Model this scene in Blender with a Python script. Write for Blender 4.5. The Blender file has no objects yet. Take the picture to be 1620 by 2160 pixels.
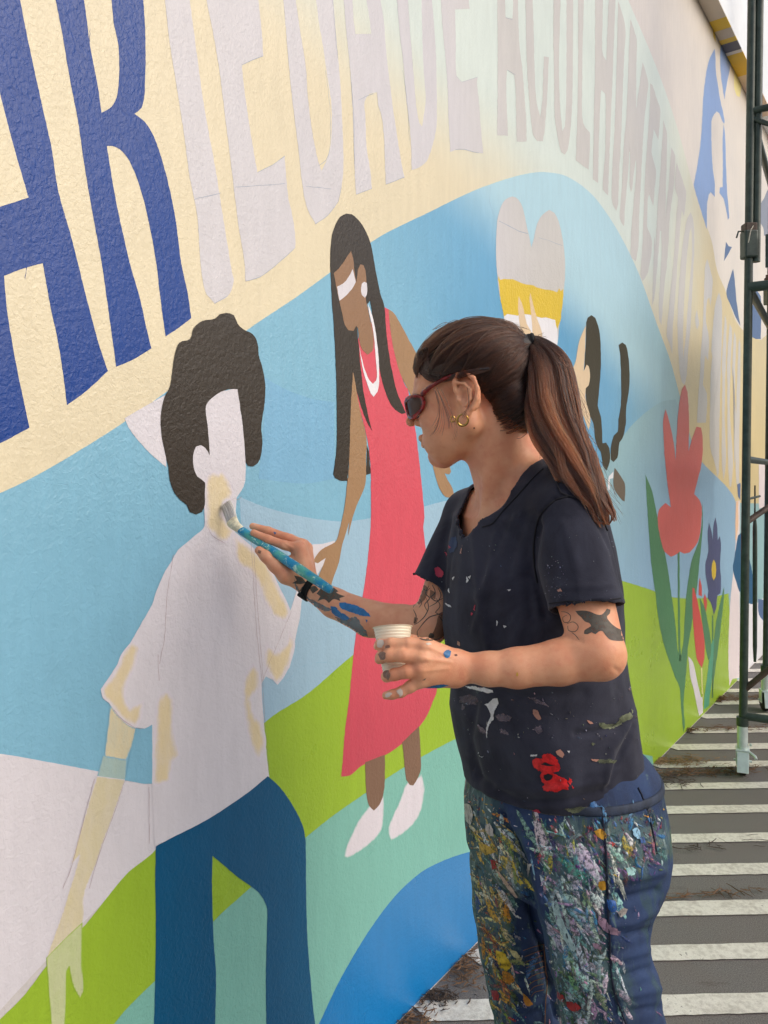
import bpy, bmesh, math, random
import numpy as np
from mathutils import Vector, Matrix
from mathutils.bvhtree import BVHTree

# ------------------------------------------------------------------ camera, world, sun
HC = 1.42           # camera height
FPX, CX, HY = 1620.0, 810.0, 1000.0   # focal length (photo px), centre column, horizon row
scene = bpy.context.scene
COL = scene.collection
cam_d = bpy.data.cameras.new("camera")
cam = bpy.data.objects.new("camera", cam_d); COL.objects.link(cam)
cam.location = (0, 0, HC); cam.rotation_euler = (math.radians(90), 0, 0)
cam_d.sensor_fit = 'VERTICAL'; cam_d.sensor_height = 24.0
cam_d.lens = 24.0 * FPX / 2160.0
cam_d.shift_y = (HY - 1080.0) / 2160.0
cam_d.clip_start = 0.05; cam_d.clip_end = 500
scene.camera = cam

SUN_EL, SUN_AZ = math.radians(36), math.radians(113)   # azimuth measured clockwise from +Y
world = bpy.data.worlds.new("World"); scene.world = world; world.use_nodes = True
wn = world.node_tree; bg = wn.nodes["Background"]
sky = wn.nodes.new("ShaderNodeTexSky"); sky.sky_type = 'NISHITA'; sky.sun_disc = False
sky.sun_elevation = SUN_EL; sky.sun_rotation = SUN_AZ; sky.air_density = 1.0; sky.dust_density = 3.5; sky.ozone_density = 0.6
wn.links.new(sky.outputs[0], bg.inputs[0]); bg.inputs[1].default_value = 0.15
sd = bpy.data.lights.new("sun", 'SUN'); sd.energy = 1.12; sd.angle = math.radians(58); sd.color = (1.0, 0.965, 0.925)
sun = bpy.data.objects.new("sun", sd); COL.objects.link(sun)
_dir = Vector((math.sin(SUN_AZ) * math.cos(SUN_EL), math.cos(SUN_AZ) * math.cos(SUN_EL), math.sin(SUN_EL)))
sun.rotation_euler = _dir.to_track_quat('Z', 'Y').to_euler(); sun.location = (3, -3, 8)
scene.view_settings.view_transform = 'Standard'; scene.view_settings.look = 'None'
scene.view_settings.gamma = 1; scene.view_settings.use_curve_mapping = False
scene.view_settings.exposure = -0.04

# ------------------------------------------------------------------ helpers
rng = random.Random(7)
def lin(c):
    o = []
    for v in c[:3]:
        v = v / 255.0
        o.append(v / 12.92 if v <= .04045 else ((v + .055) / 1.055) ** 2.4)
    return (o[0], o[1], o[2], 1.0)
def P(px, py, z):            # photo pixel at a known distance -> world point
    return Vector(((px - CX) / FPX * z, z, HC - (py - HY) / FPX * z))
def tag(o, label=None, cat=None, group=None, kind=None):
    if label: o['label'] = label
    if cat: o['category'] = cat
    if group: o['group'] = group
    if kind: o['kind'] = kind
    return o
def empty(name, loc=(0, 0, 0), rot=None):
    o = bpy.data.objects.new(name, None); COL.objects.link(o); o.location = loc
    o.empty_display_size = .1
    if rot is not None: o.rotation_euler = rot
    return o
def mesh_obj(name, verts, faces, mat, parent=None, smooth=False):
    me = bpy.data.meshes.new(name)
    me.from_pydata([tuple(v) for v in verts], [], faces); me.update()
    if smooth: me.polygons.foreach_set("use_smooth", [True] * len(me.polygons))
    o = bpy.data.objects.new(name, me); COL.objects.link(o)
    if mat: me.materials.append(mat)
    if parent: o.parent = parent
    return o
def np_mesh(name, V, Q, mat, parent=None, smooth=True):
    me = bpy.data.meshes.new(name)
    V = np.asarray(V, np.float32); Q = np.asarray(Q, np.int32); k = Q.shape[1]
    me.vertices.add(len(V)); me.vertices.foreach_set("co", V.ravel())
    me.loops.add(Q.size); me.loops.foreach_set("vertex_index", Q.ravel())
    me.polygons.add(len(Q)); me.polygons.foreach_set("loop_start", np.arange(0, Q.size, k, dtype=np.int32))
    me.polygons.foreach_set("loop_total", np.full(len(Q), k, np.int32))
    me.polygons.foreach_set("use_smooth", np.full(len(Q), smooth)); me.update(calc_edges=True); me.validate()
    o = bpy.data.objects.new(name, me); COL.objects.link(o)
    if mat: me.materials.append(mat)
    if parent: o.parent = parent
    return o
class MB:
    def __init__(s): s.v = []; s.f = []
    def box(s, c, d, R=None, bev=0):
        bm = bmesh.new(); bmesh.ops.create_cube(bm, size=1)
        for v in bm.verts: v.co = Vector((v.co.x * d[0], v.co.y * d[1], v.co.z * d[2]))
        if bev: bmesh.ops.bevel(bm, geom=bm.edges[:], offset=bev, segments=2, affect='EDGES', profile=.5)
        s._add(bm, c, R); return s
    def _add(s, bm, c, R):
        n = len(s.v); bm.verts.ensure_lookup_table()
        for v in bm.verts:
            p = v.co.copy()
            if R is not None: p = R @ p
            s.v.append(tuple(p + Vector(c)))
        for f in bm.faces: s.f.append([n + v.index for v in f.verts])
        bm.free()
    def tube(s, pts, r, seg=12, cap=True):
        pts = [Vector(p) for p in pts]; rs = r if isinstance(r, (list, tuple)) else [r] * len(pts)
        n0 = len(s.v); up = None
        for i, p in enumerate(pts):
            t = (pts[min(i + 1, len(pts) - 1)] - pts[max(i - 1, 0)]).normalized()
            if up is None:
                up = t.orthogonal().normalized()
            up = (up - t * up.dot(t)).normalized(); b = t.cross(up)
            for j in range(seg):
                a = 2 * math.pi * j / seg
                s.v.append(tuple(p + (up * math.cos(a) + b * math.sin(a)) * rs[i]))
        for i in range(len(pts) - 1):
            for j in range(seg):
                a = n0 + i * seg + j; b2 = n0 + i * seg + (j + 1) % seg
                s.f.append([a, b2, b2 + seg, a + seg])
        if cap:
            s.f.append([n0 + j for j in range(seg)][::-1])
            s.f.append([n0 + (len(pts) - 1) * seg + j for j in range(seg)])
        return s
    def build(s, name, mat, parent=None, smooth=False):
        o = mesh_obj(name, s.v, s.f, mat, parent)
        if smooth:
            o.data.polygons.foreach_set("use_smooth", [True] * len(o.data.polygons))
            try: o.data.set_sharp_from_angle(angle=math.radians(40))
            except Exception: pass
        return o

# ------------------------------------------------------------------ materials
def new_mat(name):
    m = bpy.data.materials.new(name); m.use_nodes = True
    nt = m.node_tree; b = nt.nodes["Principled BSDF"]
    return m, nt, b
def N(nt, typ, **kw):
    n = nt.nodes.new(typ)
    for k, v in kw.items():
        if k.startswith('_'): setattr(n, k[1:], v)
        else: n.inputs[k].default_value = v
    return n
def mixc(nt, fac, a, b, mode='MIX'):
    n = nt.nodes.new('ShaderNodeMix'); n.data_type = 'RGBA'; n.blend_type = mode
    for s, v in ((n.inputs[0], fac), (n.inputs[6], a), (n.inputs[7], b)):
        if isinstance(v, bpy.types.NodeSocket): nt.links.new(v, s)
        elif v is not None: s.default_value = v
    return n.outputs[2]
def mathn(nt, op, a, b=None, clamp=False):
    n = nt.nodes.new('ShaderNodeMath'); n.operation = op; n.use_clamp = clamp
    for i, v in enumerate((a, b)):
        if v is None: continue
        if isinstance(v, bpy.types.NodeSocket): nt.links.new(v, n.inputs[i])
        else: n.inputs[i].default_value = v
    return n.outputs[0]
def mapping(nt, vec, scale):
    n = nt.nodes.new('ShaderNodeMapping'); n.inputs['Scale'].default_value = scale
    nt.links.new(vec, n.inputs['Vector']); return n.outputs[0]
def noise(nt, vec, scale, detail=3, rough=.5, dist=0):
    n = nt.nodes.new('ShaderNodeTexNoise'); n.inputs['Scale'].default_value = scale
    n.inputs['Detail'].default_value = detail; n.inputs['Roughness'].default_value = rough
    n.inputs['Distortion'].default_value = dist
    nt.links.new(vec, n.inputs['Vector']); return n
def ramp(nt, fac, lo, hi):
    n = nt.nodes.new('ShaderNodeMapRange'); n.inputs['From Min'].default_value = lo; n.inputs['From Max'].default_value = hi
    n.interpolation_type = 'SMOOTHSTEP'
    nt.links.new(fac, n.inputs['Value']); return n.outputs[0]
def simple(name, col, rough=.5, metal=0, mott=.0, mscale=40, bump=0, bscale=200, spec=.5):
    m, nt, b = new_mat(name); c = lin(col)
    b.inputs['Base Color'].default_value = c; b.inputs['Roughness'].default_value = rough
    b.inputs['Metallic'].default_value = metal; b.inputs['Specular IOR Level'].default_value = spec
    tc = N(nt, 'ShaderNodeTexCoord').outputs['Object']
    if mott:
        n1 = noise(nt, tc, mscale, 5, .6)
        dark = tuple(x * (1 - mott) for x in c[:3]) + (1,); lite = tuple(min(1, x * (1 + mott) + .02 * mott) for x in c[:3]) + (1,)
        nt.links.new(mixc(nt, ramp(nt, n1.outputs[0], .3, .7), dark, lite), b.inputs['Base Color'])
        nt.links.new(ramp(nt, n1.outputs[0], -1.0 + rough, 1.0 + rough), b.inputs['Roughness']) if False else None
    if bump:
        n2 = noise(nt, tc, bscale, 4, .6)
        bn = N(nt, 'ShaderNodeBump', Strength=.6, Distance=bump); nt.links.new(n2.outputs[0], bn.inputs['Height'])
        nt.links.new(bn.outputs[0], b.inputs['Normal'])
    return m
# ------------------------------------------------------------------ the wall plane
WA = Vector((0.0453, 2.0002, 0)); WD = Vector((.588, .809, 0)).normalized(); WN = Vector((WD.y, -WD.x, 0))
def wray(px, py):
    r = Vector(((px - CX) / FPX, 1, -(py - HY) / FPX))
    t = WA.dot(WN) / r.dot(WN)
    p = r * t + Vector((0, 0, HC))
    return (p - WA).dot(WD), p.z, t
def uv(px, py):
    a = wray(px, py); return a[0], a[1]
WM = Matrix(((WD.x, 0, WN.x, WA.x), (WD.y, 0, WN.y, WA.y), (0, 1, 0, 0), (0, 0, 0, 1)))

_pm = {}
def paint(name, col, grads=(), rough=.36, alpha=None, streak=.05, bump=1.0, soft=None, cover=.95):
    """glossy masonry paint over roller-textured render; grads = [(px0,py0,px1,py1,colour)] real colour blends on the wall"""
    key = (name, col, tuple(grads), rough, alpha, soft, cover)
    if key in _pm: return _pm[key]
    m, nt, b = new_mat(name)
    tc = N(nt, 'ShaderNodeTexCoord').outputs['Object']
    c = None; base = lin(col); out = None
    for g in grads:
        (u0, v0), (u1, v1) = uv(g[0], g[1]), uv(g[2], g[3])
        d = Vector((u1 - u0, v1 - v0, 0)); L2 = d.length_squared
        vm = nt.nodes.new('ShaderNodeVectorMath'); vm.operation = 'DOT_PRODUCT'
        nt.links.new(tc, vm.inputs[0]); vm.inputs[1].default_value = d / L2
        off = (u0 * d.x + v0 * d.y) / L2
        wob = noise(nt, tc, 3.0, 4, .6)
        f0 = mathn(nt, 'SUBTRACT', vm.outputs['Value'], off)
        f1 = mathn(nt, 'ADD', f0, mathn(nt, 'MULTIPLY', mathn(nt, 'SUBTRACT', wob.outputs[0], .5), .25))
        out = mixc(nt, ramp(nt, f1, 0, 1), out if out else base, lin(g[4]))
    n1 = noise(nt, mapping(nt, tc, (14, 2.2, 5)), 3, 5, .65)     # vertical brush and roller streaks
    n2 = noise(nt, tc, 2.1, 4, .6)
    f = mathn(nt, 'ADD', mathn(nt, 'MULTIPLY', n1.outputs[0], .6), mathn(nt, 'MULTIPLY', n2.outputs[0], .4))
    val = nt.nodes.new('ShaderNodeHueSaturation')
    nt.links.new(mathn(nt, 'ADD', mathn(nt, 'MULTIPLY', ramp(nt, f, .3, .7), streak * 2), 1 - streak), val.inputs['Value'])
    if out: nt.links.new(out, val.inputs['Color'])
    else: val.inputs['Color'].default_value = base
    nt.links.new(val.outputs[0], b.inputs['Base Color'])
    # relief: orange peel, trowel swirls, a few ridges
    o1 = noise(nt, mapping(nt, tc, (1.0, .8, 1)), 135, 3, .55, .6)
    o2 = noise(nt, tc, 30, 4, .6, 1.2)
    o3 = noise(nt, tc, 5, 4, .5, .3)
    rd = nt.nodes.new('ShaderNodeTexNoise'); rd.noise_type = 'RIDGED_MULTIFRACTAL'; rd.inputs['Scale'].default_value = 3.2
    rd.inputs['Detail'].default_value = 2; rd.inputs['Distortion'].default_value = .8; nt.links.new(tc, rd.inputs['Vector'])
    zone = ramp(nt, noise(nt, tc, 1.7, 2).outputs[0], .3, .68)
    h = mathn(nt, 'MULTIPLY', o1.outputs[0], mathn(nt, 'ADD', mathn(nt, 'MULTIPLY', zone, .8), .45))
    h = mathn(nt, 'ADD', h, mathn(nt, 'MULTIPLY', o2.outputs[0], .7))
    h = mathn(nt, 'ADD', h, mathn(nt, 'MULTIPLY', o3.outputs[0], 1.8))
    h = mathn(nt, 'ADD', h, mathn(nt, 'MULTIPLY', ramp(nt, rd.outputs[0], 1.25, 1.7), .35))
    bn = N(nt, 'ShaderNodeBump', Strength=1.0, Distance=.0014 * bump); nt.links.new(h, bn.inputs['Height'])
    nt.links.new(bn.outputs[0], b.inputs['Normal'])
    rr = ramp(nt, n2.outputs[0], .2, .8)
    nt.links.new(mathn(nt, 'ADD', mathn(nt, 'MULTIPLY', rr, .12), rough - .06), b.inputs['Roughness'])
    b.inputs['Specular IOR Level'].default_value = .46
    if alpha:
        s = noise(nt, mapping(nt, tc, (10, 3, 3)), 6, 4, .7)
        nt.links.new(mathn(nt, 'ADD', mathn(nt, 'MULTIPLY', ramp(nt, s.outputs[0], .3, .7), .3), alpha - .15, True), b.inputs['Alpha'])
    if soft:
        ea = N(nt, 'ShaderNodeAttribute', _attribute_name='edge').outputs['Fac']
        nz = noise(nt, mapping(nt, tc, (1, .5, 1)), 45, 4, .7)
        e2 = ramp(nt, mathn(nt, 'ADD', ea, mathn(nt, 'MULTIPLY', mathn(nt, 'SUBTRACT', nz.outputs[0], .5), 1.3)), .05, .95)
        e3 = mathn(nt, 'MULTIPLY', e2, ramp(nt, ea, 0, .25))
        s = noise(nt, mapping(nt, tc, (8, 2.5, 3)), 5, 4, .7)
        e4 = mathn(nt, 'MULTIPLY', e3, mathn(nt, 'ADD', mathn(nt, 'MULTIPLY', ramp(nt, s.outputs[0], .25, .7), .22), cover - .11, True))
        nt.links.new(mixc(nt, e4, lin(soft), val.outputs[0]), b.inputs['Base Color'])
    _pm[key] = m
    return m

def catmull(pts, step=7.0, closed=True, sharp=48):
    n = len(pts); P2 = [Vector((p[0], p[1])) for p in pts]; out = []
    corner = []
    for i in range(n):
        a, b, c = P2[i - 1], P2[i], P2[(i + 1) % n]
        if not closed and (i == 0 or i == n - 1): corner.append(True); continue
        d1, d2 = b - a, c - b
        if d1.length < 1e-6 or d2.length < 1e-6: corner.append(True); continue
        corner.append(math.degrees(d1.angle(d2)) > sharp)
    m = n if closed else n - 1
    for i in range(m):
        p0, p1, p2, p3 = P2[i - 1], P2[i], P2[(i + 1) % n], P2[(i + 2) % n]
        L = (p2 - p1).length; k = max(1, min(14, int(L / step)))
        t1 = Vector((0, 0)) if corner[i] else (p2 - p0).normalized() * L
        t2 = Vector((0, 0)) if corner[(i + 1) % n] else (p3 - p1).normalized() * L
        if corner[i] : t1 = (p2 - p1)
        if corner[(i + 1) % n]: t2 = (p2 - p1)
        for j in range(k):
            s = j / k; s2, s3 = s * s, s * s * s
            out.append(p1 * (2 * s3 - 3 * s2 + 1) + t1 * (s3 - 2 * s2 + s) * .9 + p2 * (-2 * s3 + 3 * s2) + t2 * (s3 - s2) * .9)
    if not closed: out.append(P2[-1])
    return out
CR = dict(c1=(0, 0, 2), c2=(810, 0, 2), c3=(0, 640, 2), c4=(0, 1360, 1.8), c5=(820, 640, 2.7), c6=(440, 1000, 2.7), c8=(1320, 700, 2.16),
          g1=(680, 430, 5.4), g2=(680, 730, 5.4), g3=(700, 1400, 4.91), h1=(1020, 380, 4.6286), f1=(1180, 640, 4.91), L1=(1200, 120, 5.4),
          L2=(600, 0, 4.05), L3=(960, 0, 4.05), R1=(1420, 0, 7.2), R2=(1420, 300, 7.2), R3=(1420, 600, 7.2), R4=(1420, 900, 7.2),
          R5=(1420, 1180, 7.2), R6=(1420, 1400, 7.2), k1=(1380, 450, 6.174), k2=(150, 1380, 3.24), p=(0, 0, 1))
def T(s):
    """'g1 1,2 3,4 g2 5,6' -> photo pixels (each block measured in its own enlargement of the photo)"""
    out = []; c = (0, 0, 1)
    for w in s.split():
        if w in CR: c = CR[w]
        else:
            x, y = w.split(','); out.append((c[0] + float(x) / c[2], c[1] + float(y) / c[2]))
    return out
jit = random.Random(3)
LV = .00016
def sheet(name, s, mat, level, parent, sharp=48, rag=.35, smooth=True):
    pts = T(s) if isinstance(s, str) else s
    ps = catmull(pts, sharp=sharp) if smooth else [Vector(p) for p in pts]
    vs = []
    for p in ps:
        u, v = uv(min(p.x + jit.uniform(-rag, rag), 1900), p.y + jit.uniform(-rag, rag))
        vs.append((u, max(v, 0.004), level * LV))
    A = sum(vs[i - 1][0] * vs[i][1] - vs[i][0] * vs[i - 1][1] for i in range(len(vs)))
    if A < 0: vs.reverse()
    return mesh_obj(name, vs, [list(range(len(vs)))], mat, parent)
from mathutils.geometry import delaunay_2d_cdt
def softsheet(name, s, mat, level, parent, width=10, rag=.8):
    ps = catmull(T(s), step=6); n = len(ps); xs = [p.x for p in ps]; ys = [p.y for p in ps]; ex = []; st = max(4.0, width / 3)
    y = min(ys) + st
    while y < max(ys):
        x = min(xs) + st
        while x < max(xs):
            ins = False; j = n - 1
            for i in range(n):
                if (ys[i] > y) != (ys[j] > y) and x < (xs[j] - xs[i]) * (y - ys[i]) / (ys[j] - ys[i]) + xs[i]: ins = not ins
                j = i
            if ins: ex.append(Vector((x, y)))
            x += st
        y += st
    r = delaunay_2d_cdt(ps + ex, [(i, (i + 1) % n) for i in range(n)], [], 1, .001)
    A = np.array([(p.x, p.y) for p in r[0]]); B_ = np.array([(p.x, p.y) for p in ps]); d = np.full(len(A), 1e9)
    for i in range(n):
        a, b = B_[i], B_[(i + 1) % n]; ba = b - a; L = ba @ ba
        if L < 1e-9: continue
        h = np.clip(((A - a) @ ba) / L, 0, 1); d = np.minimum(d, np.linalg.norm(A - a - h[:, None] * ba, axis=1))
    vs = [uv(p[0], p[1]) + (level * LV,) for p in A]
    o = mesh_obj(name, vs, [f if sum((A[f[k - 1]][0] * A[f[k]][1] - A[f[k]][0] * A[f[k - 1]][1]) for k in range(len(f))) < 0 else f[::-1] for f in r[2]], mat, parent)
    at = o.data.attributes.new('edge', 'FLOAT', 'POINT'); at.data.foreach_set('value', np.clip(d / width, 0, 1).astype(np.float32))
    return o
def line(name, s, mat, level, parent, w=.0016):
    ps = catmull(T(s) if isinstance(s, str) else s, closed=False, step=9, sharp=80)
    vs = []; q = [Vector(uv(p.x + jit.uniform(-.6, .6), p.y + jit.uniform(-.6, .6))) for p in ps]
    for i, p in enumerate(q):
        d = (q[min(i + 1, len(q) - 1)] - q[max(i - 1, 0)]).normalized(); nrm = Vector((-d.y, d.x)) * w / 2 * jit.uniform(.5, 1.2)
        vs += [(p.x + nrm.x, p.y + nrm.y, level * LV), (p.x - nrm.x, p.y - nrm.y, level * LV)]
    return mesh_obj(name, vs, [[2 * i, 2 * i + 1, 2 * i + 3, 2 * i + 2] for i in range(len(q) - 1)], mat, parent)

PRIMER = paint('primer_paint', (204, 200, 200), [(1150, 200, 1560, 300, (228, 220, 208))])
wall = empty('mural_wall'); wall.matrix_world = WM
tag(wall, 'long rendered wall carrying a half finished painted mural of figures, hills and lettering', 'wall')
u_end = 11.0
vs = []
mb = MB()
mb.box(((u_end - 3.2) / 2, 3.0, -.1), (u_end + 3.2, 6.0, .2))
mb.build('wall_body', PRIMER, wall)

CREAM = paint('cream_paint', (222, 211, 181), [(1000, 440, 1010, 160, (210, 222, 216)), (1350, 560, 1500, 820, (214, 196, 146))], rough=.33)
CREAM2 = paint('cream_paint_flat', (220, 206, 168), rough=.34)
SKY = paint('sky_blue_paint', (128, 182, 208), [(700, 900, 1120, 760, (100, 164, 206)), (1100, 640, 1120, 470, (176, 212, 226)), (1230, 760, 1480, 1000, (146, 186, 190))], rough=.33)
SKY2 = paint('pale_sky_paint', (158, 192, 214), rough=.34)
SKY3 = paint('mid_sky_paint', (124, 178, 212), rough=.34)
SKY4 = paint('soft_sky_paint', (146, 184, 192), [(1350, 800, 1400, 1200, (140, 178, 206))], rough=.36)
GREEN = paint('lime_green_paint', (152, 186, 52), rough=.3)
TEAL = paint('teal_paint', (126, 186, 174), rough=.3)
RIVER = paint('river_blue_paint', (62, 132, 192), [(900, 1850, 840, 2120, (22, 122, 190))], rough=.26)
LILAC = paint('lilac_white_paint', (216, 213, 220), rough=.34)
LILACS = paint('soft_lilac_paint', (218, 213, 222), rough=.34, soft=(126, 186, 174), cover=1.05)
LILAC2 = paint('letter_primer_paint', (206, 204, 209), [(900, 300, 1120, 260, (199, 197, 194))], rough=.36)
NAVY = paint('royal_blue_paint', (0, 60, 140), rough=.36)
BROWN = paint('dark_brown_paint', (50, 42, 34), rough=.42)
SKIN1 = paint('brown_skin_paint', (146, 112, 84), rough=.4)
SKIN2 = paint('tan_arm_paint', (162, 128, 94), rough=.36)
LEGC = paint('leg_brown_paint', (126, 98, 80), rough=.36)
CORAL = paint('coral_paint', (214, 84, 100), [(820, 1250, 780, 1600, (196, 74, 92))], rough=.33)
JEANC = paint('petrol_blue_paint', (2, 84, 126), rough=.34)
YEL = paint('yellow_paint', (220, 190, 52), rough=.36, bump=1.4)
PEACH = paint('peach_paint', (222, 198, 164), rough=.36)
SAND = paint('sand_brush_paint', (222, 206, 168), rough=.38, soft=(218, 213, 222))
SANDS = paint('sand_over_sky', (216, 204, 168), rough=.38, soft=(136, 182, 204), cover=.9)
SANDT = paint('thin_sand_paint', (212, 202, 164), rough=.38, soft=(218, 213, 222), cover=.85)
SANDB = paint('sand_sky_mix', (170, 192, 184), rough=.38, soft=(136, 182, 204), cover=.85)
SANDG = paint('thin_sand_over_green', (196, 204, 158), rough=.38, soft=(158, 188, 76), cover=.92)
WHITEP = paint('white_paint', (232, 232, 238), rough=.34)
PENCIL = simple('pencil_line', (172, 146, 150), .7)
PENCILB = simple('blue_pencil_line', (158, 172, 190), .7)
# --- large colour fields
cream = sheet('painted_cream_field', 'p -330,-260 1240,-260 1300,0 1325,0 1376,120 1404,194 1431,277 1461,388 1478,444 1500,505 1513,571 1531,615 1550,672 1561,690 1585,711 1605,717 1622,700 1640,640 1700,560 1800,560 1800,1150 1300,1200 700,1300 -330,1500', CREAM, 1, wall, rag=.2)
hill = sheet('painted_sky_hill', 'p -330,1170 0,1040 100,990 250,898 400,790 530,690 620,630 700,572 800,500 900,450 1000,402 1080,374 1140,363 1195,372 1250,412 1300,482 1345,572 1385,682 1415,765 1440,860 1462,940 k1 p 1480,984 1500,1030 1520,1052 1552,1060 1640,1062 1800,1060 1800,1380 1000,1700 300,1700 -330,1700', SKY, 2, wall, rag=.2)
sheet('painted_cloud_band', 'p 505,1048 560,1070 640,1090 720,1100 780,1093 860,1078 960,1055 1100,1080 1250,1120 1300,1260 700,1500 560,1540 520,1300', SKY2, 3, wall, rag=.2)
sheet('painted_cloud_band', 'p 556,795 600,820 660,842 705,848 705,1010 640,1020 545,1010 556,900', SKY3, 3, wall, rag=.2)
sheet('painted_cloud_band', 'p 1200,1110 1260,1000 1330,900 1390,850 1425,842 1470,960 1552,1060 1552,1262 1400,1262 1200,1300', SKY4, 3, wall, rag=.2)
sheet('painted_lilac_slope', 'p -330,1560 0,1590 100,1607 180,1622 325,1648 460,1640 460,1830 300,1830 -330,2500', LILAC, 3, wall, rag=.2)
sheet('painted_green_hill', 'p -400,2560 0,2150 50,2100 100,2035 180,1950 220,1900 270,1840 325,1795 440,1640 565,1518 650,1462 740,1385 820,1330 920,1285 1060,1225 1200,1205 1310,1225 1360,1240 1420,1260 1480,1262 1537,1252 1537,1600 1100,2200 240,2700', GREEN, 4, wall, rag=.3)
sheet('painted_teal_slope', 'p 100,2400 240,2160 330,2065 400,2000 455,1938 530,1870 650,1762 700,1722 760,1680 830,1632 900,1590 970,1555 1060,1525 1200,1560 1376,1595 1376,1640 900,2160 500,2600 100,2700', TEAL, 5, wall, rag=.3)
sheet('painted_river', 'p 560,2400 672,2160 720,2060 780,1960 840,1882 900,1832 985,1798 1060,1790 1160,1800 1300,1700 900,2200 600,2600', RIVER, 6, wall, rag=.3)
# --- dark blue letters A and R
A = sheet('painted_letter', 'p 30,-60 42,0 65,115 88,220 108,310 122,400 150,500 180,620 205,715 227,783 185,822 141,855 133,790 122,720 105,640 90,555 50,566 8,582 14,650 25,720 40,800 62,902 0,935 -70,966 -105,800 -150,560 -170,300 -150,-60', NAVY, 3, wall)
sheet('painted_letter_opening', 'p -60,-40 0,200 30,315 60,417 0,436 -62,455 -80,300 -90,100', CREAM, 4, A)
R_ = sheet('painted_letter', 'p 105,-60 117,0 130,65 147,165 165,260 178,350 195,450 215,560 232,680 245,774 283,757 319,735 308,690 295,630 275,560 255,475 240,400 225,308 237,308 252,315 270,335 290,380 305,430 320,500 330,560 337,620 342,660 349,710 376,692 403,671 395,615 382,555 372,475 360,410 345,350 325,290 305,257 283,240 298,228 304,205 306,165 307,125 306,65 302,0 298,-60 228,-60 235,0 240,50 250,100 251,165 246,205 235,225 214,238 205,175 192,110 177,0 168,-60', NAVY, 3, wall)
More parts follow.
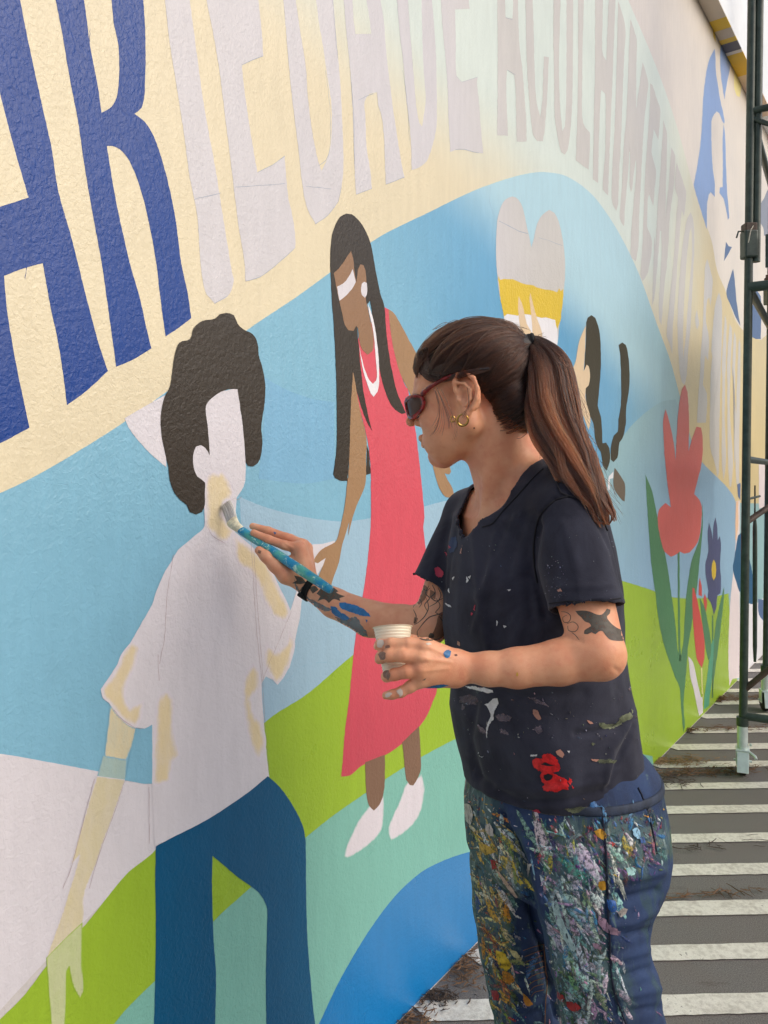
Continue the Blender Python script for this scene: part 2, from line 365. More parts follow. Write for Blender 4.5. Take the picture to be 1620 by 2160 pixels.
# --- pale unpainted letters
LT = ['c1 688,-60 695,0 715,180 750,400 775,560 800,750 830,900 845,1100 865,1230 905,1280 960,1250 985,1190 975,1130 930,850 910,720 880,560 850,380 830,230 800,0 792,-60',
 'c1 858,-60 870,0 895,120 925,300 950,500 975,700 990,830 1005,950 1030,1100 1035,1187 1110,1160 1245,1045 1245,1000 1235,920 1215,830 1200,660 1150,695 1085,728 1070,640 1050,520 1030,380 1020,275 1060,255 1110,237 1105,150 1090,0 1085,-60',
 'c1 1188,-60 1195,0 1210,180 1230,400 1255,600 1275,780 1295,880 1330,945 1380,910 1425,850 1440,790 1448,700 1445,560 1435,350 1420,180 1405,0 1400,-60',
 'L2 500,-60 505,0 530,300 560,600 580,900 590,1200 600,1500 612,1660 745,1610 735,1480 700,1250 690,1000 682,870 720,805 790,790 800,900 830,1000 850,1200 858,1400 865,1575 1025,1515 1000,1400 960,1150 930,950 910,800 880,550 860,350 850,200 820,0 812,-60',
 'L2 950,-60 960,0 985,300 1010,500 1040,850 1065,1050 1080,1250 1085,1455 1150,1430 1210,1380 1245,1300 1280,1180 1300,1050 1300,800 1295,500 1280,250 1260,0 1255,-60',
 'L2 1330,-60 1335,0 1350,250 1375,500 1395,800 1400,1000 1410,1200 1415,1300 L3 0,1282 80,1280 150,1300 240,1312 220,1100 200,850 185,700 190,660 120,680 55,700 10,650 5,400 0,80 122,75 115,0 112,-60',
 'L3 360,-60 360,0 362,300 362,700 358,1155 450,1160 440,900 435,700 442,600 505,640 515,750 520,1000 525,1210 610,1210 605,1000 590,800 575,600 550,400 540,200 535,0 533,-60',
 'L3 598,-60 600,0 605,300 615,600 640,950 665,1150 700,1205 750,1205 765,1100 785,850 795,600 800,490 757,480 750,700 745,850 727,1000 700,900 685,750 675,500 670,250 660,0 658,-60',
 'L3 842,-60 840,0 838,300 845,700 850,1000 870,1150 905,1300 935,1320 960,1280 985,1100 1000,850 1005,500 1008,0 1008,-60',
 'L3 1050,-60 1050,0 1050,500 1045,900 1030,1370 1085,1412 1140,1450 1150,1130 1110,1090 1085,1010 1085,700 1090,300 1100,0 1100,-60',
 'L3 1195,-60 1195,0 1195,500 1185,1000 1175,1530 1220,1565 1230,1100 1240,850 1250,770 1280,800 1285,1000 1280,1300 1262,1620 1305,1670 1318,1300 1335,900 1350,500 1370,0 1372,-60 1312,-60 1310,0 1300,250 1290,520 1265,480 1255,420 1262,0 1262,-60',
 'L1 560,-640 545,0 530,500 515,900 495,1250 490,1650 540,1755 557,1700 575,1250 590,1000 605,600 628,0 640,-350',
 'L1 700,-430 680,0 665,400 650,700 625,1000 600,1500 580,1840 627,1930 640,1700 665,1400 680,1200 690,1000 695,1200 690,1450 705,1540 720,1500 740,1300 760,1170 765,1300 745,1550 715,1900 702,2200 712,2290 760,2330 790,2160 800,1800 820,1400 840,1000 870,600 905,300 880,200 840,60 820,200 790,400 765,590 765,400 768,0 770,-200',
 'L1 925,300 920,550 890,1000 870,1300 850,1750 835,2160 815,2480 840,2560 900,2450 945,2100 890,1930 890,1850 900,1600 912,1560 960,1700 975,1500 990,1290 945,1120 945,1000 965,820 1020,950 1040,600 1000,480 950,320',
 'L1 1075,720 1115,880 1110,1300 1095,1830 1130,1500 1165,1030 1210,1130 1190,1500 1150,1800 1130,2160 k1 190,300 160,700 130,950 110,1200 95,1460 65,1380 60,1100 80,800 95,500 90,230 72,230 55,500 30,780 0,1100 -30,1200 -20,900 0,300 L1 985,2160 1010,1700 1040,1300 1060,1000',
 'L1 1225,1200 1330,1520 1335,1600 1310,1820 1285,1740 1270,1900 1255,2100 k1 320,400 290,800 270,1100 240,1500 235,1840 180,1650 160,1600 190,1200 220,900 250,600 270,300 285,60 L1 1240,1600 1205,1500 1210,1350',
 'k1 400,200 430,60 470,-10 505,80 520,300 510,700 490,1100 470,1500 440,1800 425,2050 R3 215,1200 195,1420 165,1530 130,1480 95,1300 75,1000 k1 300,1500 310,1100 330,800 360,500',
 'k1 690,590 740,780 760,850 750,1050 730,1220 715,1100 690,1120 670,1400 690,1500 710,1620 700,1920 660,1850 640,2160 R3 470,1350 450,1520 510,1650 500,2100 R3 360,2100 380,1700 410,1300 k1 600,1900 630,1500 640,1200 650,950 660,700',
 'k1 555,1250 580,1450 555,1520 530,1400',
 'k1 845,1030 875,1150 880,1500 870,1900 R3 725,1100 715,1500 700,2100 R4 690,700 670,780 640,600 R4 560,300 R3 560,1700 570,1300 590,1100 k1 740,1800 770,1400 800,1150',
 'k1 920,1320 940,1400 930,1900 R3 790,1400 780,2000 R4 800,500 770,830 740,600 R3 740,2000 745,1400 k1 880,1960 900,1600',
 'k1 980,1430 1010,1500 1000,1800 R3 870,1200 860,2000 R4 905,500 880,920 850,900 830,500 R3 820,1500 k1 950,1900 962,1700',
 'k1 1040,1540 1065,1620 1050,2060 R3 940,1400 R4 925,600 965,100 R3 905,1400 k1 1012,2100 1025,1800',
 'k1 1100,1620 1120,1700 1118,2160 R4 1000,300 1000,900 960,860 945,300 k1 1078,2160']
HO = {2: 'L2 82,-60 95,0 130,250 180,560 200,850 240,1150 280,1350 315,1460 350,1390 385,1280 400,1130 400,900 375,720 350,560 320,350 290,180 270,0 262,-60',
 3: 'L2 575,-60 580,0 590,180 605,290 740,290 725,160 700,0 695,-60',
 4: 'L2 1050,-60 1055,0 1070,250 1090,500 1115,800 1130,950 1150,1050 1175,1080 1190,980 1205,850 1195,700 1180,450 1175,200 1170,0 1170,-60',
 6: 'L3 423,-60 425,0 430,150 490,160 495,0 495,-60', 8: 'L3 900,-60 900,0 890,300 885,600 895,900 915,1120 935,1080 945,900 950,500 950,0 950,-60',
 16: 'k1 480,180 492,500 460,900 430,1300 410,1600 375,1900 375,1500 385,1200 400,900 430,500 460,250'}
LETTERS = []
for i, s in enumerate(LT):
    o = sheet('painted_letter', s, LILAC2, 3 + i * .04, wall, rag=.45); LETTERS.append(o)
    if i in HO: sheet('painted_letter_opening', HO[i], CREAM, 4.2, o, rag=.45)
PB = [('c1 1035,1187 1110,1160 1245,1045'), ('c1 1085,728 1150,695 1200,658'), ('c1 1020,275 1060,255 1110,237'), ('c1 905,1280 960,1248'), ('c1 1330,945 1380,910 1425,850 1440,790'),
      ('L2 630,855 690,825 760,800'), ('L2 612,1660 745,1608'), ('L2 865,1575 1025,1512'), ('L2 290,1415 350,1370 385,1280 390,1130 385,900 350,600'), ('L2 410,0 430,250 455,500'),
      ('L2 570,700 590,1000 595,1400'), ('L2 1010,600 1050,900 1065,1200'), ('L3 0,1280 80,1278 150,1300 200,1306'), ('L3 190,658 120,680 60,700 10,650'), ('L3 442,600 515,640'), ('L3 430,150 490,170'),
      ('L3 300,1590 295,1720 325,1830'), ('c1 820,840 930,815'), ('c1 990,790 1200,775'), ('L2 180,1590 400,1615')]
for s in PB: line('pencil_line', s, PENCILB, 5, wall, .0010)
# --- right hand drapery in pale blue, wall beyond the scaffold
DRAP = paint('cornflower_paint', (134, 164, 214), [(1500, 300, 1540, 660, (108, 128, 170))], rough=.36)
DRAP2 = paint('slate_blue_paint', (74, 102, 146), rough=.4)
sheet('painted_drapery', 'R1 630,740 640,900 650,1100 680,1300 720,1550 755,1700 780,1850 770,1880 740,1830 700,1720 660,1690 590,1790 580,1900 R2 580,0 600,400 630,600 630,830 570,760 540,800 515,950 510,1320 410,1000 310,640 330,550 370,330 410,50 R1 440,1800 455,1500 480,1250 510,1050 560,870', DRAP, 3, wall)
sheet('painted_drapery', 'R1 750,560 870,750 870,950 840,1150 800,1350 780,1520 760,1400 730,1200 715,1000 715,750 735,620', DRAP, 3, wall)
sheet('painted_drapery', 'R1 765,1880 785,2000 R2 800,300 810,600 830,900 850,1150 830,1180 810,1050 760,850 700,770 710,690 750,680 755,400 750,0', DRAP, 3, wall)
sheet('painted_drapery', 'R2 800,1510 840,1580 890,1590 840,1690 770,1810', DRAP2, 3, wall)
sheet('painted_drapery', 'R2 910,1920 R3 940,0 960,250 990,450 1020,630 950,500 880,330 805,150 830,0 R2 850,2100', DRAP2, 3, wall)
sheet('painted_drapery', 'R3 1250,80 1330,180 1330,830 1250,830 1180,790 1185,450', DRAP2, 3, wall)
sheet('painted_drapery', 'R2 1450,690 1380,850 1320,950 1305,1180 1370,1300 1380,1420 1500,1420 1500,690', paint('slate_grey_paint', (136, 140, 154), rough=.4), 3, wall)
sheet('painted_drapery', 'R1 1410,1680 1500,1680 1500,2160 1440,2160', paint('crimson_paint', (200, 44, 70), rough=.4), 3, wall)
sheet('painted_yellow_patch', 'R1 600,300 680,430 650,470 640,640 610,560', YEL, 3, wall)
sheet('painted_yellow_patch', 'R1 905,780 1060,1010 1160,1180 1040,1150 1000,1160 930,1010', YEL, 3, wall)
sheet('painted_yellow_patch', 'R1 930,1060 1040,1150 1035,1300 1010,1480 960,1450 925,1300', paint('pale_yellow_paint', (244, 234, 160), rough=.4), 2.5, wall)
PILL = paint('pale_pillar_paint', (222, 212, 214), rough=.4)
sheet('painted_edge_strip', 'R4 950,1130 1010,1120 1010,1700 R5 1010,500 1010,1800 R6 900,230 850,340 R5 835,1500 850,900 870,560 R5 905,230 R4 945,1740', PILL, 6, wall)
sheet('painted_edge_strip', 'R4 950,1150 985,1120 985,1500 955,1740 940,1700', paint('apricot_paint', (228, 190, 158), rough=.4), 7, wall)
sheet('painted_petrol_shape', 'R4 985,1650 1040,1600 R5 1040,490 1000,490 905,150 925,0', JEANC, 7, wall)
sheet('painted_petrol_shape', 'R4 970,880 1020,850 1020,1120 985,1060', DRAP2, 7, wall)
sheet('painted_petrol_shape', 'R5 1120,-100 1160,0 1225,400 1225,685 1120,660', JEANC, 7, wall)
sheet('painted_white_shape', 'R5 1120,660 1240,690 1400,560 1440,1500 R6 1400,200 1120,260 R5 1000,1700', WHITEP, 6, wall)
sheet('painted_slate_shape', 'R5 1290,600 1400,620 1400,960 1300,840', DRAP2, 7, wall)
sheet('painted_white_shape', 'R4 1300,550 1420,560 1420,1200 1300,1250', PILL, 6, wall)
# --- flowers
CORALF = paint('flower_coral_paint', (206, 98, 92), rough=.4)
LEAF = paint('leaf_green_paint', (74, 128, 88), rough=.4); LEAFT = paint('leaf_teal_paint', (78, 156, 124), rough=.4)
fl = sheet('painted_tulip', 'c8 268,240 280,275 287,400 285,545 300,490 322,432 342,436 350,490 345,600 325,680 310,740 335,765 345,800 340,900 325,960 290,1005 265,1010 245,1000 235,1010 205,1025 175,1000 155,930 145,870 150,810 180,780 205,800 190,700 175,550 170,400 180,353 200,420 220,520 226,585 232,450 240,350 255,262', CORALF, 8, wall)
sheet('leaf', 'c8 88,650 120,730 150,880 180,1020 205,1180 225,1330 235,1450 245,1480 240,1600 225,1570 180,1450 150,1320 135,1200 115,1050 100,850', LEAF, 7, fl)
sheet('leaf', 'c8 348,780 350,880 335,1050 320,1200 300,1330 280,1450 262,1580 255,1620 250,1500 262,1400 275,1200 300,1040 330,960 345,880', LEAF, 7, fl)
sheet('stem', 'c8 235,1000 244,1000 247,1400 252,1500 242,1500 238,1400', LEAF, 7.5, fl)
sheet('stem', 'c8 196,1490 225,1480 245,1470 262,1480 282,1450 270,1600 262,1700 268,1800 262,1825 252,1720 244,1620 222,1570', LEAF, 7.5, fl)
fb = sheet('painted_blue_flower', 'c8 408,845 415,880 418,950 428,930 433,980 428,1060 433,1130 430,1190 418,1200 410,1260 400,1290 392,1250 385,1230 372,1215 375,1180 365,1120 362,1060 375,1000 372,920 378,870 388,900 395,950 400,870', paint('indigo_paint', (70, 78, 118), rough=.4), 8, wall)
sheet('flower_centre', 'c8 400,1037 409,1055 411,1085 408,1115 400,1133 392,1115 389,1085 392,1055', YEL, 9, fb)
sheet('leaf', 'R5 770,420 765,600 740,850 700,1200 660,1500 620,1800 R6 595,500 R5 590,1800 600,1400 640,1000 690,750 750,500', LEAF, 7, fb)
sheet('leaf', 'R5 400,580 480,750 530,1000 570,1250 560,1500 530,1530 490,1350 450,1050 420,800', LEAF, 8.5, fb)
sheet('stem', 'R5 584,850 606,850 606,1800 R6 600,520 585,520 R5 590,1800', LEAF, 7, fb)
fr = sheet('painted_red_bud', 'R5 290,430 315,440 380,700 430,950 470,1200 470,1500 430,1650 360,1520 330,1300 300,950 290,700', paint('brick_red_paint', (196, 74, 68), rough=.4), 8, wall)
sheet('petal', 'R5 400,280 430,400 435,560 385,540 385,400', paint('brick_red_paint', (196, 74, 68), rough=.4), 8, fr)
sheet('petal', 'R5 480,520 510,640 500,800 470,720 455,600', paint('brick_red_paint', (196, 74, 68), rough=.4), 8, fr)
sheet('stem', 'R5 415,1640 440,1650 450,2160 R6 455,460 430,460', paint('pale_stem_paint', (206, 208, 140), rough=.4), 7, fr)
sheet('leaf', 'R5 620,1200 600,1600 580,1900 550,2100 R6 540,640 460,700 470,520 R5 510,1800 540,1550 570,1300', LEAFT, 8, fr)
sheet('leaf', 'R5 225,1470 300,1560 350,1800 420,2100 R6 440,500 450,740 390,790 370,700 310,400 R5 260,1800', LILAC, 8, fr)
# --- heart
he = sheet('painted_heart', 'h1 280,160 340,190 380,270 410,400 440,540 465,660 490,560 520,430 570,340 640,290 690,320 730,400 760,520 780,650 795,800 790,1000 770,1180 740,1400 720,1600 700,1720 300,1720 220,1500 190,1300 150,1100 130,900 120,700 130,400 160,280 210,190', LILAC2, 5, wall, sharp=60)
sheet('painted_yellow_band', 'h1 140,940 160,975 200,968 280,970 350,1000 480,1030 560,1062 640,1075 715,1092 735,1055 745,1080 775,1060 770,1200 740,1400 717,1450 700,1365 600,1340 560,1350 500,1330 400,1310 330,1326 300,1320 230,1308 200,1330 160,1150', YEL, 6, he, rag=1.0)
sheet('painted_white_band', 'h1 200,1330 230,1308 300,1320 400,1310 500,1330 600,1340 700,1365 715,1450 722,1550 700,1720 300,1720 222,1500', WHITEP, 5.5, he)
sheet('painted_hand', 'h1 340,1130 380,1230 420,1400 475,1500 465,1330 445,1150 455,1100 490,1250 530,1380 570,1500 560,1650 380,1650 355,1450 335,1250', PEACH, 7, he)
line('pencil_line', 'h1 145,400 250,450 350,500 430,520', PENCILB, 6, he, .002); line('pencil_line', 'h1 540,560 660,600 770,640', PENCILB, 6, he, .0012)
# --- dark haired figure right of the heart
DK = paint('umber_paint', (56, 50, 32), rough=.5)
fg = sheet('painted_figure', 'f1 330,120 370,150 410,280 425,450 425,700 405,950 395,1060 430,1180 440,1350 445,1450 480,1440 515,1500 525,1560 520,1640 485,1735 450,1680 425,1540 400,1500 365,1380 350,1240 310,1160 275,1000 270,880 255,700 270,450 275,200 290,150', DK, 6, wall)
sheet('painted_face', 'f1 270,230 200,400 165,600 100,800 180,1000 270,1230 300,1310 320,1200 270,1000 270,880 300,850 315,760 300,650 280,635 260,680 248,700 265,450', PEACH, 7, fg)
sheet('painted_hair_lock', 'f1 610,430 650,405 685,430 710,540 725,700 720,900 690,1080 685,1250 650,1400 620,1440 600,1600 560,1645 530,1620 530,1500 560,1370 600,1330 610,1200 635,1050 635,700 625,520', DK, 6, fg)
sheet('painted_patch', 'f1 570,1700 660,1830 680,1900 675,2050 650,2040 570,1930 555,1850', paint('taupe_paint', (104, 92, 78), rough=.45), 6, fg)
sheet('painted_patch', 'f1 510,1790 555,1740 555,1810 520,1820 520,1940 500,1930', WHITEP, 5.5, fg)
# --- the girl in the coral dress
girl = sheet('painted_girl', 'g1 708,1180 750,1200 760,1330 780,1500 830,1750 890,1950 950,2090 g2 970,490 1030,820 1060,970 1085,1180 1110,1400 1140,1700 1160,1950 p 892,1111 901,1185 906,1250 915,1330 925,1400 921,1457 912,1481 900,1510 883,1534 859,1559 822,1587 792,1602 761,1616 737,1636 719,1638 723,1593 728,1532 735,1481 743,1400 751,1333 770,1222 781,1111 g2 550,1600 545,1350 520,1130 480,930 420,700 370,420 g1 400,1600 420,1400 700,1300', CORAL, 6, wall)
sheet('painted_hair', 'g1 270,110 330,120 390,170 450,240 500,330 540,430 575,600 620,850 660,1030 705,1180 720,1400 740,1600 770,1800 800,1950 g2 850,540 900,650 947,762 900,772 830,730 760,640 700,480 660,330 620,100 g1 600,1500 540,1100 400,1300 400,1500 415,1650 425,1800 g2 440,300 460,500 500,700 530,850 562,967 500,860 440,700 380,480 346,288 330,500 315,800 305,1200 280,1532 200,1532 140,1500 120,1462 155,1200 160,800 155,400 g1 135,1550 120,1300 105,1100 95,900 88,700 90,520 100,400 115,320 150,230 200,150', BROWN, 8, girl)
sheet('painted_face', 'g1 320,540 345,620 360,760 380,900 390,850 400,750 430,690 465,700 485,760 495,900 490,1080 510,1180 530,1280 560,1400 580,1550 565,1680 510,1720 450,1660 415,1560 400,1420 380,1390 350,1450 290,1440 250,1380 220,1250 185,1100 150,930 125,790 180,740 240,660 290,580', SKIN1, 9, girl)
sheet('painted_mask', 'g1 160,945 230,910 290,840 340,745 360,830 375,890 330,970 270,1040 190,1105', LILAC, 10, girl)
sheet('painted_earring', 'g1 470,890 500,900 506,1000 500,1040 480,1070 445,1040 435,960 445,910', LILAC, 10, girl)
sheet('painted_collar', 'g1 510,1130 560,1270 600,1450 625,1650 640,1850 640,2000 g2 645,400 620,520 580,577 545,540 510,440 470,330 435,150 414,-20 440,130 480,270 530,390 570,430 610,390 615,300 600,100 g1 580,1500 560,1380 530,1250', WHITEP, 9.5, girl)
sheet('painted_arm', 'g1 750,1200 800,1230 860,1320 1100,1760 1450,2300 1500,2900 g2 1450,1380 1465,1430 1440,1462 1388,1450 1420,1520 1480,1620 1497,1700 1470,1732 1400,1720 1330,1620 1290,1500 1255,1360 1200,900 g1 1030,2230 960,2090 890,1950 830,1750 780,1500', SKIN2, 6.5, girl)
sheet('painted_arm', 'g2 345,290 375,450 400,600 440,800 480,960 500,1100 492,1300 490,1530 460,1650 400,1780 340,1950 290,2160 c6 800,270 760,400 740,500 700,620 690,700 600,640 625,580 665,478 620,507 595,500 602,478 640,430 718,388 730,370 770,200 790,20 g2 290,1500 305,1200 315,800 330,500', SKIN2, 9, girl)
sheet('painted_hair_lock', 'g2 505,1130 525,1200 547,1450 493,1470 500,1300', BROWN, 7, girl)
sheet('painted_leg', 'g3 340,1020 545,940 545,1200 530,1350 490,1460 430,1520 380,1470 355,1350 345,1200', LEGC, 8, girl)
sheet('painted_leg', 'g3 725,815 900,645 915,900 918,1080 890,1180 840,1260 800,1255 765,1200 745,1000', LEGC, 8, girl)
softsheet('painted_shoe', 'g3 380,1470 535,1340 540,1500 530,1680 480,1780 380,1880 250,1970 150,2022 120,1995 130,1920 200,1750 280,1600', LILACS, 7, girl, 5)
softsheet('painted_shoe', 'g3 770,1230 900,1160 925,1105 960,1250 960,1350 930,1520 850,1660 740,1760 610,1842 590,1800 575,1690 620,1580 700,1400', LILACS, 7, girl, 5)
# --- the curly haired child
kid = sheet('painted_child', 'p 430,1110 410,1130 390,1147 375,1160 360,1185 345,1210 330,1245 320,1275 300,1310 280,1345 k2 300,90 200,240 265,345 300,400 380,480 450,500 500,506 550,480 552,700 550,890 p 322,1700 325,1785 444,1727 567,1638 561,1582 555,1510 551,1442 554,1436 k2 1330,150 1370,172 1420,165 1490,90 p 614,1389 625,1333 631,1307 636,1267 640,1250 662,1222 700,1160 706,1140 680,1147 653,1150 645,1160 640,1190 630,1230 621,1259 612,1287 588,1237 562,1185 533,1155 495,1122 500,1040 515,1010 500,880 430,900 428,1000', LILAC, 7, wall)
sheet('painted_hair', 'c3 950,40 985,50 1000,85 1025,110 1065,130 1085,170 1090,220 1105,270 1117,340 1115,420 1105,480 1100,520 1105,580 1100,640 1085,675 1065,688 1045,685 1035,670 1030,600 1020,500 1010,430 1000,362 962,362 910,385 868,430 872,500 880,580 883,642 865,610 845,597 825,605 813,640 815,690 830,730 862,755 862,800 862,850 850,880 825,890 800,880 785,850 760,830 735,800 715,750 708,690 695,630 680,560 676,480 690,400 715,350 725,290 735,220 755,165 800,150 815,105 850,75 905,65 925,45', BROWN, 9, kid, sharp=55)
sheet('painted_face', 'c3 866,430 910,380 1002,358 1012,430 1022,500 1032,640 1035,700 1030,760 1010,800 980,830 860,830 862,760 825,740 808,690 806,640 825,598 868,600', LILAC, 8, kid)
softsheet('painted_neck', 'c3 862,755 880,715 905,703 920,712 940,700 965,740 985,790 975,830 950,842 945,900 985,960 960,1010 930,1010 890,975 865,940', SAND, 8.5, kid, 14)
softsheet('painted_sand_patch', 'c6 130,330 250,425 330,500 400,640 462,780 440,840 415,835 390,830 330,760 270,620 230,560 190,540 150,480', SAND, 8, kid, 14)  # sand brush patches on the child's shirt, plain paint colour
softsheet('painted_sand_patch', 'c6 455,880 490,960 470,1060 430,1150 390,1200 330,1130 310,1060 325,960 380,1010 440,960', SAND, 8, kid, 14)
softsheet('painted_sand_patch', 'k2 1240,60 1285,120 1290,230 1230,300 1250,400 1300,460 1330,620 1280,740 1220,620 1180,450 1165,250 1190,120', SAND, 8, kid, 14)
softsheet('painted_sand_patch', 'k2 580,320 620,260 670,250 705,320 700,480 720,600 745,690 700,740 680,870 580,905 550,880 555,700 565,500', SAND, 8, kid, 14)
softsheet('painted_sand_patch', 'k2 420,-100 340,0 300,100 200,240 215,300 265,340 300,400 380,480 440,505 480,440 500,310 400,360 370,290 390,190 440,80 470,-40', SAND, 8, kid, 14)
sheet('painted_patch', 'k2 552,484 552,884 480,882 365,860 410,640 442,512 500,508', SKY, 7.5, kid)
softsheet('painted_forearm', 'k2 265,345 300,395 380,475 440,508 410,640 375,725 250,700 225,700 240,560', SANDS, 6, kid, 2.5)
softsheet('painted_forearm', 'k2 215,690 250,700 380,722 368,866 175,838', SANDB, 6.2, kid, 2.5)
softsheet('painted_forearm', 'k2 172,830 366,856 330,980 230,1250 170,1430 100,1600 c4 318,960 312,1055 250,1115 172,1195 240,1000 300,800 k2 -10,1450 90,1100', SANDT, 6.5, kid, 2.5)
softsheet('painted_hand', 'c4 174,1188 250,1110 312,1052 310,1200 316,1310 302,1342 275,1290 262,1220 252,1240 250,1320 245,1460 195,1460 185,1330', SANDG, 6.7, kid, 2)
for s in ('p 365,1170 352,1250 345,1350 335,1400', 'p 528,1130 535,1250 542,1350 552,1440 561,1560 567,1630', 'p 534,1150 541,1260 549,1370 556,1450', 'k2 290,380 330,430 380,470 430,500 480,508',
          'k2 155,850 70,1180 0,1450 -60,1600', 'k2 360,870 300,1060 200,1330 120,1600', 'k2 590,0 590,60 600,180', 'p 313,1660 314,1780', 'c6 300,1180 380,990 470,780', 'c3 870,940 900,985 950,1012',
          'c3 975,830 990,820 1000,830 1018,815'):
    line('pencil_line', s, PENCIL, 9.5, kid, .0007)
sheet('painted_trousers', 'c4 590,765 600,758 790,660 940,560 1015,498 1060,540 1110,610 1145,680 1158,740 1160,900 1165,1100 1180,1300 1200,1480 1240,1700 1020,1700 1010,1440 1008,1250 1013,1050 1010,990 980,940 900,880 805,800 803,900 808,1100 818,1250 815,1440 810,1700 570,1700 583,1440 590,1100 588,900', JEANC, 9, kid)
sheet('painted_head_wrap', 'p 262,882 300,860 350,832 350,985 320,960 290,928 270,900', LILAC, 5, kid)

# --- raised trowel marks, drips and hairline cracks in the render coat
def ridge(s, mat, par, r=.0010, name='render_ridge'):
    ps = catmull(T(s), closed=False, step=6, sharp=85); q = []
    for p in ps:
        u, v = uv(p.x + jit.uniform(-1.2, 1.2), p.y + jit.uniform(-1.2, 1.2)); q.append((u, v, .0001))
    r *= .62; n_ = len(q); return MB().tube(q, [r * (.35 + .9 * abs(math.sin(i * 1.3)) * jit.uniform(.5, 1)) * (1 if 0 < i < n_ - 1 else .2) for i in range(n_)], 6).build(name, mat, par, True)
for s in ('c3 130,1252 165,1190 230,1110 330,1010 380,985 430,1000 490,992 550,955', 'c3 170,755 260,765 330,745', 'c3 380,700 430,740 470,700', 'p 72,1320 64,1270 90,1225', 'p 835,620 850,600 858,572', 'p 1035,650 1022,690 1020,720', 'p 688,1322 705,1310 735,1318 752,1300', 'p 602,1440 640,1405 700,1395', 'p 590,1070 600,1085', 'p 968,560 975,590 965,620', 'p 770,1330 740,1342 700,1338'): ridge(s, SKY, hill)
for s in ('p 98,270 92,300 76,345 60,380 58,430 66,500 52,590', 'p 190,60 186,110 180,160 150,178', 'p 245,5 240,28'): ridge(s, NAVY, A, .0009)
for s in ('c4 1200,1230 1215,1190 1250,1170 1270,1130 1310,1095 1330,1060', 'c4 905,1000 912,1120 905,1220 915,1330', 'c4 1180,1100 1230,1060 1290,1020', 'c4 1350,860 1352,900 1348,960', 'c4 1320,980 1390,960', 'c4 850,1180 880,1200', 'c4 1520,830 1516,900 1522,960'): ridge(s, TEAL, wall, .0013)
for s in ('c4 1440,1330 1480,1290 1530,1265', 'c4 1400,1400 1450,1385 1500,1340', 'c4 1370,1230 1400,1150', 'p 878,2010 884,2030 880,2050'): ridge(s, RIVER, wall, .0013)
for s in ('c4 100,1160 180,1120 240,1090', 'c4 20,1230 50,1160', 'c4 650,300 760,275 900,255', 'c3 700,1110 830,1150 860,1140', 'c4 30,930 140,900'): ridge(s, LILAC, kid, .0008)
for s in ('c4 390,1190 420,1150 400,1110', 'c4 460,1270 480,1230 500,1225', 'p 1400,1500 1420,1470 1440,1460', 'p 650,1700 668,1680'): ridge(s, GREEN, wall, .0012)
# --- ledge beam along the top of the wall
def zs_at(y): return (4.21 - HC) * FPX / (HY - y)
beam = empty('concrete_ledge'); beam.matrix_world = WM
tag(beam, 'white concrete ledge beam jutting from the top of the mural wall, striped yellow underneath', 'ledge')
FAS = simple('ledge_fascia', (242, 246, 250), .45, mott=.05, mscale=3)
def u_of(z): return (z - WA.y) / WD.y
BZ = 4.15; OUT = .095
mb = MB(); mb.box(((u_end - 3.2) / 2, BZ + .95, OUT / 2 + .002), (u_end + 3.2, 1.9, OUT)); mb.build('beam_body', FAS, beam)
def u_out(y):
    z = (BZ - HC) * FPX / (HY - y)
    # point on the ledge's outer lower edge at this depth
    return (Vector((0, z, 0)) + Vector((0, 0, 0)) - WA - WN * OUT).y / WD.y
bands = [(-900, 33, (206, 194, 176)), (33, 55, (222, 186, 40)), (55, 74, (196, 184, 168)), (74, 83, (222, 186, 60)), (83, 101, (92, 90, 98)), (101, 107, (226, 214, 196)), (107, 152, (228, 182, 36)), (152, 240, (226, 200, 176))]
for a, b_, c in bands:
    u0 = -3.2 if a < 0 else u_out(a); u1 = u_out(b_)
    mb = MB(); mb.box(((u0 + u1) / 2, BZ - .004, OUT / 2 + .004), (u1 - u0 - .001, .006, OUT)); mb.build('painted_stripe', simple('ledge_stripe', c, .5, mott=.04, mscale=5), beam)

# ------------------------------------------------------------------ ground with painted stripes
gm, nt, b = new_mat('worn_asphalt')
tc = N(nt, 'ShaderNodeTexCoord').outputs['Object']
a1 = noise(nt, tc, 260, 3, .7); a2 = noise(nt, tc, 3.2, 5, .65); a3 = noise(nt, mapping(nt, tc, (1.2, 5, 1)), 4, 5, .7)
c = mixc(nt, ramp(nt, a1.outputs[0], .25, .75), lin((76, 74, 73)), lin((136, 132, 129)))
c = mixc(nt, mathn(nt, 'MULTIPLY', ramp(nt, a2.outputs[0], .35, .75), .4), c, lin((114, 103, 96)))
c = mixc(nt, mathn(nt, 'MULTIPLY', ramp(nt, a3.outputs[0], .56, .7), .35), c, lin((74, 62, 54)))
nt.links.new(c, b.inputs['Base Color']); b.inputs['Roughness'].default_value = .85
bn = N(nt, 'ShaderNodeBump', Strength=.8, Distance=.003); nt.links.new(a1.outputs[0], bn.inputs['Height']); nt.links.new(bn.outputs[0], b.inputs['Normal'])
GX, GY = 160, 160
ground = mesh_obj('ground', [(-GX, -GY, 0), (GX, -GY, 0), (GX, GY, 0), (-GX, GY, 0)], [[0, 1, 2, 3]], gm)
tag(ground, 'grey asphalt yard', kind='structure')
sm, nt, b = new_mat('white_road_paint')
tc = N(nt, 'ShaderNodeTexCoord').outputs['Object']
s1 = noise(nt, tc, 55, 5, .75); s2 = noise(nt, tc, 7, 4, .6); s3 = noise(nt, tc, 280, 2, .6)
f = mathn(nt, 'ADD', mathn(nt, 'MULTIPLY', s1.outputs[0], .7), mathn(nt, 'MULTIPLY', s2.outputs[0], .3))
